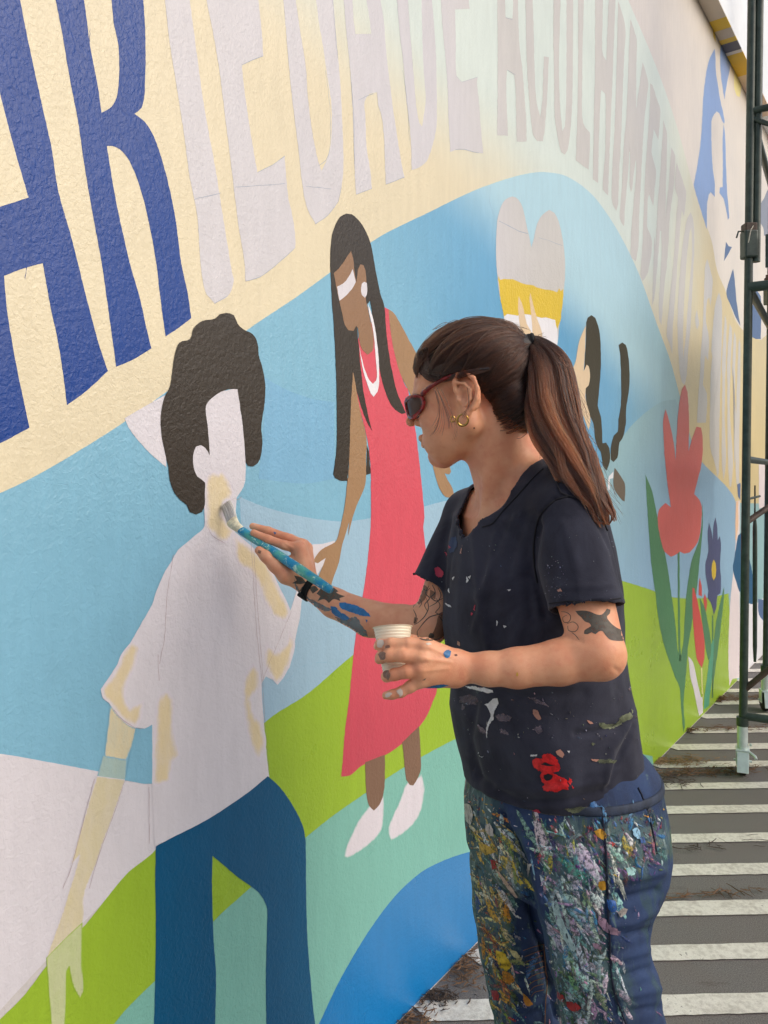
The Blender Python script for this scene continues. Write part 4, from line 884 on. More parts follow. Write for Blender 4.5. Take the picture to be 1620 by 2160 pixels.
bn = N(nt, 'ShaderNodeBump', Strength=.5, Distance=.0007); nt.links.new(n2.outputs[0], bn.inputs['Height']); nt.links.new(bn.outputs[0], b.inputs['Normal'])
bd = np_mesh('body', V - PO, Q, SKM, person)
def bvh(V, Q): return BVHTree.FromPolygons([Vector(v) for v in V.tolist()], Q.tolist())
BV = bvh(V, Q); body_V, body_Q = V, Q
print('body', len(V))

# ------------------------------------------------------------------ t-shirt
S = Vox((.02, .92, .84), (.50, 1.62, 1.50), .003)
S.stack([level(py, xl, xr, 1.28, 1.25) for py, xl, xr in SH], LT_[:2], k=.01)
S.cap(nb + [0, 0, -.012], shL + [0, 0, 0], .052, .052, k=.03); S.cap(nb + [0, 0, -.012], shR, .050, .046, k=.03)
S.cap(pp(1110, 992, 1.262), pp(1165, 1042, 1.19), .042, .036, k=.03)
def sleeve(vox, a, b_, ra, rb, cut_at, cut_n, k=.02):
    a = np.array(a); b_ = np.array(b_); ba = b_ - a; L = float(ba @ ba); cn = np.array(cut_n) / np.linalg.norm(cut_n)
    def fn(x, y, z):
        px, py, pz = x - a[0], y - a[1], z - a[2]; h = np.clip((px * ba[0] + py * ba[1] + pz * ba[2]) / L, 0, 1.4)
        d = np.sqrt((px - ba[0] * h) ** 2 + (py - ba[1] * h) ** 2 + (pz - ba[2] * h) ** 2) - (ra + (rb - ra) * h)
        return np.maximum(d, (x - cut_at[0]) * cn[0] + (y - cut_at[1]) * cn[1] + (z - cut_at[2]) * cn[2])
    r = max(ra, rb) * 1.2; vox.op(fn, np.minimum(a, b_) - r, np.maximum(a, b_) + r, k)
cutL = (pp(1240, 1284, 1.066), np.array([.06, -.35, -1.0])); cutR = (pp(916, 1234, 1.355), np.array([-.5, -.15, -.95]))
sleeve(S, shL + [.002, -.004, -.004], pp(1238, 1290, 1.062), .0515, .0535, *cutL, k=.016)
sleeve(S, shR + [-.0, 0, -.004], pp(917, 1240, 1.352), .047, .044, *cutR, k=.016)
S.cap(shL + [.015, .02, -.005], shL + [-.02, 0.03, -.04], .05, .05, k=.02)
# hem and neck opening
HEMN = np.array([-.10, .02, 1.0]); HEMN /= np.linalg.norm(HEMN); HEMP = np.array([.27, 1.25, .918])
S.op(lambda x, y, z: (x - HEMP[0]) * HEMN[0] + (y - HEMP[1]) * HEMN[1] + (z - HEMP[2]) * HEMN[2], (0, .9, .8), (.6, 1.7, 1.5), .002, 'sub')
NKN = np.array([-.69, 0.10, .72]); NKN /= np.linalg.norm(NKN); NKP = pp(1078, 1044, 1.22); nax = pp(1068, 1040, 1.275)
def neckhole(x, y, z):
    pl = -((x - NKP[0]) * NKN[0] + (y - NKP[1]) * NKN[1] + (z - NKP[2]) * NKN[2])
    cy = np.sqrt((x - nax[0]) ** 2 + (y - nax[1]) ** 2 + 0 * z) - .079
    return np.maximum(pl, cy)
S.op(neckhole, nax - .12, nax + [.12, .12, .25], .003, 'sub')
V, Q = S.net()
hem = np.abs((V - HEMP) @ HEMN); 
def nh(V): return np.maximum(-((V - NKP) @ NKN), np.hypot(V[:, 0] - nax[0], V[:, 1] - nax[1]) - .079)
def inside_tube(V, a, b_, r):
    ba = b_ - a; h = np.clip(((V - a) @ ba) / (ba @ ba), 0, 1.4); return np.linalg.norm(V - a - h[:, None] * ba, axis=1) - r
NS = normals(V, Q)
FN = np.cross(V[Q[:, 2]] - V[Q[:, 0]], V[Q[:, 3]] - V[Q[:, 1]]); FN /= np.linalg.norm(FN, axis=1)[:, None] + 1e-12; FC = V[Q].mean(1)
capf_ = (np.abs((FC - HEMP) @ HEMN) < .003) & (FN @ HEMN < -.7)
e_ = 1e-4; gn = np.stack([(nh(FC + np.eye(3)[i] * e_) - nh(FC - np.eye(3)[i] * e_)) / (2 * e_) for i in range(3)], 1)
capf_ |= (np.abs(nh(FC)) < .003) & (np.linalg.norm(FC - nax, axis=1) < .19) & ((FN * gn).sum(1) < -.6)
for (cp, cn), a, b_, r in ((cutL, shL, pp(1238, 1290, 1.062), .0535), (cutR, shR, pp(917, 1240, 1.352), .044)):
    cn = cn / np.linalg.norm(cn); capf_ |= (np.abs((FC - cp) @ cn) < .003) & (FN @ cn > .7) & (inside_tube(FC, a, b_, r) < .002)
Q = Q[~capf_]
def smooth_border(V, Q, it=30):
    e = np.concatenate([Q[:, [0, 1]], Q[:, [1, 2]], Q[:, [2, 3]], Q[:, [3, 0]]]); k = np.sort(e, 1); key = k[:, 0].astype(np.int64) * len(V) + k[:, 1]
    u, c = np.unique(key, return_counts=True); b = u[c == 1]; ea, eb = (b // len(V)).astype(int), (b % len(V)).astype(int)
    deg = np.bincount(ea, minlength=len(V)) + np.bincount(eb, minlength=len(V)); m = deg > 0
    for _ in range(it):
        S_ = np.stack([np.bincount(ea, V[eb, i], len(V)) + np.bincount(eb, V[ea, i], len(V)) for i in range(3)], 1); V = V.copy(); V[m] = V[m] * .45 + .55 * S_[m] / deg[m][:, None]
    return V
V = smooth_border(V, Q)
px = to_px(V)
NS = normals(V, Q)
amp = .0062 * (.12 + .88 * np.clip((px[:, 1] - 1080) / 250, 0, 1))
st = np.stack([V[:, 0], V[:, 1], V[:, 2] * .45], 1)
V = V + NS * (amp * (vn(st, 16, 1) + .5 * vn(st, 34, 2)))[:, None]
NS = normals(V, Q)
V = creases(V, NS, [([(1000, 1120), (1010, 1250), (1035, 1400)], .0028, 9), ([(1045, 1130), (1030, 1230), (1000, 1330)], .0030, 8), ([(1090, 1090), (1060, 1160), (1010, 1260)], .003, 9), ([(1112, 1085), (1090, 1140), (1070, 1210)], -.0025, 9),
    ([(1135, 1110), (1122, 1200), (1150, 1300)], -.006, 9), ([(1128, 1090), (1110, 1180), (1120, 1300)], -.004, 10), ([(1170, 1052), (1140, 1085), (1128, 1130)], -.0022, 4), ([(1200, 1046), (1170, 1054)], -.0018, 3),
    ([(1250, 1080), (1290, 1160), (1310, 1240)], -.0028, 6), ([(1200, 1046), (1245, 1065), (1275, 1110)], -.0022, 4),
    ([(1370, 1500), (1310, 1530), (1250, 1545), (1215, 1548)], -.005, 7), ([(1345, 1500), (1290, 1580), (1280, 1650)], .005, 9), ([(1335, 1530), (1300, 1610), (1282, 1660)], -.004, 6),
    ([(1000, 1490), (990, 1560), (1010, 1640)], -.005, 9), ([(985, 1440), (1100, 1470), (1230, 1462)], -.003, 12), ([(990, 1600), (1010, 1640), (1090, 1690), (1190, 1690), (1265, 1670)], -.003, 8), ([(1005, 1660), (1080, 1702), (1180, 1704), (1270, 1682)], .002, 6),
    ([(1160, 1230), (1200, 1240), (1290, 1236)], .0015, 8), ([(1155, 1270), (1230, 1272), (1312, 1262)], -.0012, 2.5), ([(1190, 1110), (1215, 1190), (1225, 1270)], .002, 12),
    ([(940, 1100), (918, 1180), (905, 1225)], .002, 8), ([(960, 1120), (945, 1190), (942, 1240)], -.004, 7), ([(1050, 1660), (1150, 1668), (1260, 1650)], .003, 9)])
SHM, nt, b = new_mat('faded_black_cotton')
tc = N(nt, 'ShaderNodeTexCoord').outputs['Object']
n1 = noise(nt, tc, 9, 5, .65, .4); n2 = noise(nt, tc, 900, 2, .6); n3 = noise(nt, mapping(nt, tc, (1, 1, .3)), 26, 5, .7, .8); n4 = noise(nt, tc, 45, 5, .75)
c = mixc(nt, ramp(nt, n1.outputs[0], .3, .72), lin((35, 36, 48)), lin((58, 60, 74)))
c = mixc(nt, mathn(nt, 'MULTIPLY', ramp(nt, n3.outputs[0], .62, .78), .30), c, lin((84, 88, 100)))
c = mixc(nt, ramp(nt, n4.outputs[0], .735, .76), c, lin((120, 124, 136)))
nt.links.new(c, b.inputs['Base Color']); b.inputs['Roughness'].default_value = .92; b.inputs['Specular IOR Level'].default_value = .2
b.inputs['Sheen Weight'].default_value = .12; b.inputs['Sheen Roughness'].default_value = .5
h_ = mathn(nt, 'ADD', mathn(nt, 'MULTIPLY', n2.outputs[0], .25), mathn(nt, 'MULTIPLY', n4.outputs[0], .8))
bn = N(nt, 'ShaderNodeBump', Strength=.6, Distance=.0012); nt.links.new(h_, bn.inputs['Height']); nt.links.new(bn.outputs[0], b.inputs['Normal'])
shirt = np_mesh('t_shirt', V - PO, Q, SHM, person)
so = shirt.modifiers.new('thickness', 'SOLIDIFY'); so.thickness = .0035; so.offset = -1
SV = bvh(V, Q); print('shirt', len(V))

# ------------------------------------------------------------------ jeans
J = Vox((-.02, .95, .02), (.56, 1.62, 1.02), .0042)
PV = [(1556, 1020, 1340), (1590, 1010, 1374), (1612, 1002, 1387), (1650, 990, 1393), (1700, 984, 1403), (1760, 986, 1408), (1800, 990, 1404), (1828, 1010, 1396)]
J.stack([level(py, xl, xr, 1.28, 1.22) for py, xl, xr in PV], LT_[:2], k=.01)
NL = [pp(1262, 1800, 1.205), pp(1252, 1900, 1.185), pp(1258, 2000, 1.172), pp(1281, 2085, 1.168), pp(1296, 2160, 1.17), pp(1306, 2260, 1.18), pp(1330, 2500, 1.21), pp(1345, 2790, 1.23)]
NR_ = [.097, .0875, .0765, .0745, .0740, .070, .060, .056]
J.chain(NL, NR_, k=.02)
FL = [pp(1095, 1815, 1.365), pp(1098, 1907, 1.37), pp(1100, 2000, 1.38), pp(1112, 2085, 1.385), pp(1124, 2160, 1.39), pp(1130, 2250, 1.40), pp(1150, 2450, 1.44), pp(1160, 2620, 1.46)]
FR_ = [.088, .084, .0755, .069, .0645, .062, .056, .054]
J.chain(FL, FR_, k=.012)
V, Q = J.net(); NJ = normals(V, Q); px = to_px(V)
st = np.stack([V[:, 0], V[:, 1], V[:, 2]], 1)
low = np.clip((px[:, 1] - 1850) / 200, .25, 1)
V = V + NJ * (low * (.0030 * vn(st * [1, 1, 1.6], 17, 5) + .0014 * vn(st * [1, 1, 1.8], 40, 6)))[:, None]; NJ = normals(V, Q)
V = creases(V, NJ, [([(1120, 1800), (1170, 1850), (1260, 1880)], -.004, 8), ([(1395, 1838), (1340, 1850), (1290, 1848)], .007, 11), ([(1385, 1880), (1330, 1895), (1280, 1890)], -.006, 9), ([(1380, 1920), (1330, 1945), (1290, 1950)], .006, 10), ([(1375, 1962), (1320, 1975)], -.006, 8), ([(1378, 2000), (1300, 2022)], .005, 10), ([(1385, 2040), (1320, 2060)], -.006, 8),
    ([(1400, 2085), (1310, 2100)], .005, 10), ([(1400, 2125), (1300, 2140)], -.005, 8), ([(1056, 1720), (1082, 1765), (1102, 1815), (1112, 1880), (1130, 1955), (1152, 2030), (1178, 2150)], -.013, 8), ([(1076, 1730), (1108, 1775), (1126, 1820), (1138, 1880), (1156, 1955), (1176, 2030), (1200, 2150)], .006, 9),
    ([(1010, 1800), (1060, 1830), (1100, 1860)], -.004, 8), ([(1080, 1900), (1120, 1905), (1130, 1910)], -.005, 6), ([(1015, 2000), (1060, 1990), (1120, 1960)], -.004, 7), ([(1020, 2040), (1080, 2020), (1140, 1990)], .004, 7), ([(1030, 2090), (1090, 2070), (1140, 2050)], -.004, 7), ([(1048, 2118), (1100, 2130), (1160, 2110)], .004, 8),
    ([(1274, 1700), (1285, 1800), (1290, 1950), (1298, 2080), (1325, 2160)], .0028, 4), ([(1262, 1700), (1275, 1800), (1281, 1950), (1290, 2080), (1317, 2160)], -.0016, 3),
    ([(1342, 1668), (1365, 1720), (1380, 1800)], .0025, 3), ([(1350, 1668), (1373, 1720), (1388, 1800)], -.0016, 3)])
JM, nt, b = new_mat('paint_covered_denim')
tc = N(nt, 'ShaderNodeTexCoord').outputs['Object']
tw = nt.nodes.new('ShaderNodeTexWave'); tw.inputs['Scale'].default_value = 420; tw.inputs['Distortion'].default_value = .6; nt.links.new(tc, tw.inputs['Vector']); tw.bands_direction = 'DIAGONAL'
n1 = noise(nt, tc, 14, 5, .65); 
c = mixc(nt, ramp(nt, n1.outputs[0], .25, .75), lin((22, 40, 74)), lin((42, 68, 112)))
msk = N(nt, 'ShaderNodeAttribute', _attribute_name='stain_gap_shade').outputs['Fac']
rotv = nt.nodes.new('ShaderNodeMapping'); rotv.inputs['Rotation'].default_value = (0, math.radians(-22), 0); rotv.inputs['Scale'].default_value = (1, 1, .42); nt.links.new(tc, rotv.inputs['Vector'])
for i, (colr, sc_, th, am) in enumerate([((48, 76, 86), 13, .44, .8), ((86, 112, 114), 22, .50, .8), ((70, 92, 62), 19, .58, .7), ((168, 186, 186), 38, .62, .75), ((124, 84, 104), 29, .62, .6), ((150, 140, 84), 36, .65, .7), ((206, 212, 206), 70, .66, .8), ((150, 54, 48), 44, .68, .7), ((62, 128, 160), 52, .66, .75), ((206, 168, 60), 66, .69, .8), ((180, 146, 168), 58, .68, .7)]):
    mv = nt.nodes.new('ShaderNodeVectorMath'); mv.operation = 'ADD'; mv.inputs[1].default_value = (i * 3.1, i * 1.7, i * 2.3); nt.links.new(rotv.outputs[0], mv.inputs[0])
    nn = noise(nt, mv.outputs[0], sc_, 6, .72, 1.1)
    e = mathn(nt, 'SUBTRACT', mathn(nt, 'ADD', nn.outputs[0], mathn(nt, 'MULTIPLY', msk, .16)), .16)
    c = mixc(nt, mathn(nt, 'MULTIPLY', ramp(nt, e, th - .07, th + .03), am), c, lin(colr))
nt.links.new(c, b.inputs['Base Color']); b.inputs['Roughness'].default_value = .74
hh = mathn(nt, 'ADD', mathn(nt, 'MULTIPLY', tw.outputs['Fac'], .18), noise(nt, rotv.outputs[0], 60, 6, .7).outputs[0])
bn = N(nt, 'ShaderNodeBump', Strength=.8, Distance=.0018); nt.links.new(hh, bn.inputs['Height']); nt.links.new(bn.outputs[0], b.inputs['Normal'])
jeans = np_mesh('jeans', V - PO, Q, JM, person)
px = to_px(V)
def region(px):
    x, y = px[:, 0], px[:, 1]
    m = np.clip((y - 1690) / 70, 0, 1) * np.clip((1330 - x + np.clip(1880 - y, 0, 200) * 2.0) / 80, 0, 1)
    m = np.maximum(m, np.clip((1060 - x) / 30, 0, 1))
    m *= 1 - .85 * (np.exp(-((x - (1095 + (y - 1730) * .19)) / 24) ** 2) * np.clip((1990 - y) / 60, 0, 1))  # stains thinned along the leg fold, putting its shade into the colour
    m *= 1 - .8 * (np.clip((x - 1070) / 30, 0, 1) * np.clip((1165 + (y - 2000) * .12 - x) / 10, 0, 1) * np.clip((y - 1860) / 60, 0, 1))  # far leg's back kept darker too: painted shade of the gap
    return np.clip(m, 0, 1)
at = jeans.data.attributes.new('stain_gap_shade', 'FLOAT', 'POINT'); at.data.foreach_set('value', region(px).astype(np.float32))
JV = bvh(V, Q); print('jeans', len(V))
# waistband, belt loops
Wb = Vox((-.02, .95, .80), (.56, 1.62, 1.04), .003)
Wb.stack([level(py, xl - 3, xr + 4, 1.28, 1.22) for py, xl, xr in PV], LT_[:2], k=.004)
wn_ = np.array([.0, .0, -1.0]); wp_ = np.array([.4, 1.28, .929])
Wb.op(lambda x, y, z: (np.abs((x - wp_[0]) * -wn_[0] + (y - wp_[1]) * -wn_[1] + (z - wp_[2]) * -wn_[2]) * -1 + .0065), (-.1, .9, .7), (.6, 1.7, 1.1), .002, 'sub')
Vw, Qw = Wb.net()
np_mesh('waistband', Vw - PO, Qw, simple('dark_denim_band', (30, 44, 66), .7, mott=.4, mscale=50, bump=.0006, bscale=500), person)

# shoes (below the picture)
SHO = simple('black_shoe', (30, 30, 34), .6)
for a, dx in ((NL[-1], 0), (FL[-1], 0)):
    K = Vox((a[0] - .28, a[1] - .18, -.01), (a[0] + .14, a[1] + .14, .16), .005)
    K.cap((a[0] + .03, a[1] + .01, .045), (a[0] - .14, a[1] - .07, .032), .045, .038, k=.02); K.cap((a[0], a[1], .05), (a[0], a[1], .11), .045, .045, k=.02)
    K.op(lambda x, y, z: z - .0 + 0 * x + 0 * y, (-2, -2, -1), (3, 3, 1), .001, 'sub'); vv, qq = K.net(); np_mesh('shoe', vv - PO, qq, SHO, person)

# ------------------------------------------------------------------ paint marks and tattoos lying on skin and cloth
from mathutils.geometry import delaunay_2d_cdt
EYE = Vector((0, 0, HC))
def cast(tree, x, y):
    d = Vector(((x - CX) / FPX, 1, -(y - HY) / FPX)).normalized(); h = tree.ray_cast(EYE, d, 4)
    return h[0], h[1]
def decal(name, outline, tree, mat, parent, off=.0005, step=3.0, smooth=True, rag=.0):
    pts = T(outline) if isinstance(outline, str) else outline
    ps = catmull(pts, step=step, sharp=70) if smooth else [Vector(p) for p in pts]
    ps = [Vector((p.x + rng.uniform(-rag, rag), p.y + rng.uniform(-rag, rag))) for p in ps]
    n = len(ps); xs = [p.x for p in ps]; ys = [p.y for p in ps]; extra = []
    y = min(ys) + step
    while y < max(ys):
        x = min(xs) + step
        while x < max(xs):
            ins = False; j = n - 1
            for i in range(n):
                if (ys[i] > y) != (ys[j] > y) and x < (xs[j] - xs[i]) * (y - ys[i]) / (ys[j] - ys[i]) + xs[i]: ins = not ins
                j = i
            if ins: extra.append(Vector((x, y)))
            x += step
        y += step
    r = delaunay_2d_cdt(ps + extra, [(i, (i + 1) % n) for i in range(n)], [], 1, .001)
    V2 = []; ok = []
    for p in r[0]:
        h, nr = cast(tree, p.x, p.y); ok.append(h is not None)
        if h is not None and nr.dot((h - EYE)) > 0: nr = -nr
        V2.append((h + nr * off - Vector(PO)) if h is not None else Vector((0, 0, 0)))
    F2 = []
    for f in r[2]:
        if not all(ok[i] for i in f): continue
        q = [V2[i] for i in f]
        if max((q[0] - q[1]).length, (q[1] - q[2]).length) > .03: continue
        F2.append(f)
    if not F2: return None
    return mesh_obj(name, V2, F2, mat, parent, True)
def stroke(pts, w):
    ps = catmull(T(pts) if isinstance(pts, str) else pts, closed=False, step=3, sharp=90); L = []; R = []
    for i, p in enumerate(ps):
        d = (ps[min(i + 1, len(ps) - 1)] - ps[max(i - 1, 0)]); d = d.normalized() if d.length else Vector((1, 0)); n_ = Vector((-d.y, d.x)) * w * .5 * (.4 + .6 * math.sin(math.pi * (i + .5) / len(ps)))
        L.append(p + n_); R.append(p - n_)
    return [(p.x, p.y) for p in L + R[::-1]]
INK = simple('tattoo_ink', (72, 76, 70), .55, mott=.3, mscale=160); INK.node_tree.nodes["Principled BSDF"].inputs['Alpha'].default_value = .78
INKS = simple('tattoo_shading', (104, 80, 62), .55, mott=.4, mscale=120); INKS.node_tree.nodes["Principled BSDF"].inputs['Alpha'].default_value = .55
def multi(name, outlines, tree, mat, parent, off=.0005, step=3.0, smooth=True, rag=0):
    v = []; f = []
    for o_ in outlines:
        big = True
        o = decal(name if big else 'x', o_, tree, mat, parent if big else None, off, step, smooth, rag)
        if o is None or big: continue
        n0 = len(v); v += [tuple(a.co) for a in o.data.vertices]; f += [[n0 + i for i in p.vertices] for p in o.data.polygons]
        me = o.data; bpy.data.objects.remove(o); bpy.data.meshes.remove(me)
    if not v: return None
    o = mesh_obj(name, v, f, mat, parent, True); o['kind'] = 'stuff'; return o
# animal tattoo on the near upper arm
multi('tattoo', ['p 1214,1289 1228,1288 1244,1290 1258,1296 1268,1297 1276,1290 1280,1284 1287,1286 1286,1294 1280,1301 1283,1308 1292,1318 1304,1326 1314,1330 1316,1340 1315,1352 1300,1352 1286,1349 1277,1340 1270,1331 1262,1333 1256,1338 1248,1334 1240,1338 1232,1337 1233,1330 1240,1325 1247,1321 1244,1315 1234,1311 1226,1302 1220,1297'], BV, INK, person, .0004)
multi('tattoo', [stroke('p 1184,1290 1196,1292 1204,1300 1200,1312 1190,1312 1188,1302 1196,1298', 1.6), stroke('p 1196,1316 1210,1312 1220,1322 1214,1332 1200,1330 1198,1320', 1.6), stroke('p 1206,1334 1214,1340 1222,1350', 1.6)], BV, INK, person, .0004, 2.5, False)
# flower tattoo by the wrist
multi('tattoo', ['p 620,1214 636,1218 646,1229 634,1232 616,1230 626,1224', 'p 668,1252 678,1240 690,1246 700,1240 712,1252 728,1258 716,1262 718,1268 704,1264 694,1272 684,1264 670,1268 676,1258', 'p 652,1240 664,1236 672,1244 660,1252', 'p 690,1236 704,1240 714,1248 700,1252', 'p 640,1236 650,1238 645,1248 632,1246'], BV, INK, person, .0004, 2.5)
# fish and leaves on the far upper arm
multi('tattoo', [stroke('p 893,1232 886,1250 878,1266 872,1282', 2), stroke('p 905,1236 898,1252 906,1262 896,1276 902,1290', 2), stroke('p 912,1234 918,1250 908,1260 920,1268 934,1262', 2.2), stroke('p 924,1240 930,1256 922,1270 906,1280', 1.8),
    stroke('p 900,1262 904,1282 896,1300 884,1312 874,1318', 2), stroke('p 872,1286 878,1300 874,1316', 2), stroke('p 880,1332 892,1316 906,1302 924,1296 936,1290', 2.2), stroke('p 880,1332 882,1344 896,1350 916,1350 930,1344', 2.6), stroke('p 920,1262 928,1278 918,1292 934,1300', 1.6), stroke('p 884,1262 890,1272 884,1282', 1.4),
    stroke('p 904,1342 908,1336 914,1338 914,1344 908,1347 904,1342', 1.8), stroke('p 926,1300 934,1312 938,1330', 2), stroke('p 890,1240 900,1246 908,1240', 1.5)], BV, INK, person, .0005, 2.5, False)
multi('tattoo', ['p 892,1232 902,1240 898,1262 884,1276 878,1268 886,1250', 'p 926,1296 938,1292 942,1330 928,1348 908,1350 896,1350 912,1336 920,1318', 'p 908,1244 920,1250 918,1264 906,1260', 'p 874,1302 882,1304 878,1316 872,1314'], BV, INKS, person, .0004)
BLUE = simple('blue_paint_smear', (30, 108, 164), .42, mott=.25, mscale=90, bump=.0005, bscale=300)
BLUE2 = simple('thin_blue_smear', (84, 128, 140), .5, mott=.3, mscale=60); BLUE2.node_tree.nodes["Principled BSDF"].inputs['Alpha'].default_value = .6
multi('paint_smear', ['p 697,1279 708,1280 716,1290 728,1296 738,1304 728,1308 714,1302 702,1294', 'p 716,1272 732,1272 752,1278 772,1288 782,1300 766,1300 748,1294 730,1288 718,1282'], BV, BLUE, person, .0006, 2.5, rag=.8)
multi('paint_smear', ['p 706,1300 730,1306 752,1302 762,1318 772,1330 776,1342 752,1338 728,1324', 'p 620,1222 636,1250 650,1260 700,1285 690,1290 650,1270 626,1244'], BV, BLUE2, person, .0005, 3, rag=1.2)
multi('paint_smear', ['p 936,1376 944,1371 951,1374 949,1384 943,1388 937,1384', 'p 896,1452 914,1446 934,1443 946,1445 930,1450 914,1454 902,1455', 'p 577,1122 583,1124 580,1128', 'p 771,1306 776,1308 774,1314'], BV, BLUE, person, .0007, 2, rag=.5)
CRM = simple('drying_white_paint', (216, 200, 186), .5, bump=.0008, bscale=200)
multi('paint_smear', ['p 812,1466 820,1461 828,1463 822,1470 814,1471', 'p 836,1458 846,1452 850,1462 844,1470 840,1463', 'p 796,1352 806,1350 812,1356 804,1366 797,1364', 'p 898,1357 908,1357 910,1360 902,1361', 'p 535,1107 539,1106 539,1109'], BV, CRM, person, .0007, 2, rag=.8)
GREY = simple('grey_paint_smudge', (120, 104, 94), .5, mott=.3, mscale=100); GREY.node_tree.nodes["Principled BSDF"].inputs['Alpha'].default_value = .6
multi('paint_smear', ['p 798,1380 806,1374 814,1378 812,1390 803,1392', 'p 808,1416 820,1414 824,1424 820,1434 810,1428', 'p 890,1434 898,1430 896,1435', 'p 545,1160 551,1162 550,1168 544,1166', 'p 812,1362 822,1360 824,1366 814,1368', 'p 538,1142 546,1144 542,1148'], BV, GREY, person, .0006, 2, rag=.5)
multi('mole', ['p 998,902 1001,901 1002,904 999,905', 'p 958,1381 963,1380 965,1383 960,1384'], BV, simple('mole_brown', (90, 52, 40), .6), person, .0004, 1.5)
multi('paint_drop', ['p 1090,1418 1092,1418 1093,1424 1091,1427 1089,1424'], BV, simple('ochre_drop', (214, 170, 70), .4), person, .0006, 1.5)

# splatter on the shirt
RED = simple('red_paint_splash', (206, 22, 26), .42, mott=.3, mscale=110, bump=.0012, bscale=160); WH = simple('white_paint_splash', (206, 208, 210), .45, mott=.12, mscale=120, bump=.001, bscale=220)
multi('paint_splash', ['p 1124,1602 1134,1598 1144,1600 1146,1592 1158,1589 1168,1594 1178,1606 1181,1620 1176,1628 1166,1629 1172,1633 1180,1637 1192,1642 1199,1656 1198,1666 1186,1664 1176,1669 1160,1668 1148,1666 1144,1660 1150,1654 1142,1644 1141,1634 1146,1628 1134,1624 1126,1614', 'p 1200,1640 1206,1646 1204,1656 1198,1650', 'p 1206,1656 1211,1660 1208,1664'], SV, RED, shirt, .0012, 2.5, rag=1.3)
multi('paint_splash', ['p 1148,1634 1158,1631 1167,1635 1163,1643 1153,1645 1148,1640', 'p 1142,1611 1150,1607 1160,1611 1172,1613 1160,1615 1148,1613'], SV, simple('dark_cloth_gap', (30, 28, 36), .9), shirt, .0022, 2, rag=.4)
multi('paint_splash', ['p 1022,1486 1032,1482 1040,1474 1050,1472 1052,1484 1046,1496 1042,1506 1043,1516 1036,1524 1030,1538 1028,1556 1026,1540 1030,1524 1036,1512 1034,1502 1030,1492', 'p 980,1446 990,1448 1000,1447 1012,1450 1022,1450 1040,1456 1042,1460 1030,1462 1018,1458 1004,1455 990,1452', 'p 1119,1592 1134,1591 1134,1594 1120,1595', 'p 1010,1583 1012,1588 1009,1590', 'p 1011,1592 1016,1596 1021,1594 1017,1598', 'p 986,1216 990,1224 984,1230', 'p 948,1240 950,1252 946,1248', 'p 940,1272 950,1276 953,1282 944,1277', 'p 988,1216 995,1213 992,1222', 'p 1070,1244 1080,1242 1074,1247', 'p 1048,1308 1051,1312 1048,1320', 'p 1062,1318 1070,1322 1064,1324', 'p 954,1220 960,1216 957,1224', 'p 1196,1584 1202,1583 1200,1588'], SV, WH, shirt, .0012, 2.2, rag=.8)
multi('paint_splash', ['p 916,1200 924,1196 932,1202 936,1212 930,1218 920,1214', 'p 940,1164 946,1170 942,1174', 'p 948,1150 952,1154 948,1158', 'p 1000,1284 1004,1276 1002,1290', 'p 994,1292 1000,1294 996,1298', 'p 1120,1712 1132,1706 1142,1712 1136,1720 1122,1718'], SV, simple('pink_paint_splash', (170, 36, 66), .5), shirt, .0012, 2, rag=1.3)
multi('paint_splash', ['p 952,1136 962,1132 966,1146 960,1162 950,1168 948,1152', 'p 966,1080 980,1076 978,1090 966,1094'], SV, simple('navy_paint_splash', (22, 42, 84), .6), shirt, .0010, 3, rag=1.4)
multi('paint_splash', ['p 1176,1244 1184,1242 1186,1248 1178,1249', 'p 1124,1496 1134,1498 1138,1506 1142,1516 1136,1518 1126,1508', 'p 1172,1584 1182,1580 1190,1590 1186,1598 1176,1592', 'p 1246,1600 1262,1602 1258,1606 1248,1604', 'p 966,1352 972,1356 972,1362 966,1360', 'p 1236,1518 1246,1522 1252,1526 1244,1527', 'p 976,1150 974,1168 971,1168'], SV, simple('salmon_paint_splash', (176, 128, 112), .5), shirt, .0012, 2, rag=.8)
SMR = simple('olive_paint_smear', (108, 116, 88), .6, mott=.5, mscale=70); SMR.node_tree.nodes["Principled BSDF"].inputs['Alpha'].default_value = .7
multi('paint_smear', ['p 1262,1524 1280,1526 1300,1524 1308,1512 1330,1502 1334,1514 1316,1522 1296,1536 1280,1538 1266,1532', 'p 1246,1566 1254,1568 1250,1574', 'p 1252,1604 1270,1602 1300,1602 1298,1608 1270,1610', 'p 1330,1496 1336,1500 1332,1506', 'p 1190,1706 1220,1702 1260,1702 1240,1712 1206,1714'], SV, SMR, shirt, .0011, 3, rag=1.6)
SMR2 = simple('mauve_paint_smear', (112, 100, 112), .6, mott=.5, mscale=70); SMR2.node_tree.nodes["Principled BSDF"].inputs['Alpha'].default_value = .55
multi('paint_smear', ['p 970,1470 990,1466 1010,1472 1008,1482 990,1486 972,1482', 'p 1044,1508 1064,1506 1080,1510 1076,1522 1056,1520', 'p 1006,1530 1020,1536 1030,1548 1020,1546 1010,1540', 'p 1050,1536 1066,1540 1076,1550 1060,1546', 'p 976,1484 984,1492 974,1496', 'p 1110,1470 1130,1472 1160,1490 1140,1486', 'p 1126,1536 1140,1530 1146,1542 1134,1548'], SV, SMR2, shirt, .0011, 3, rag=1.8)
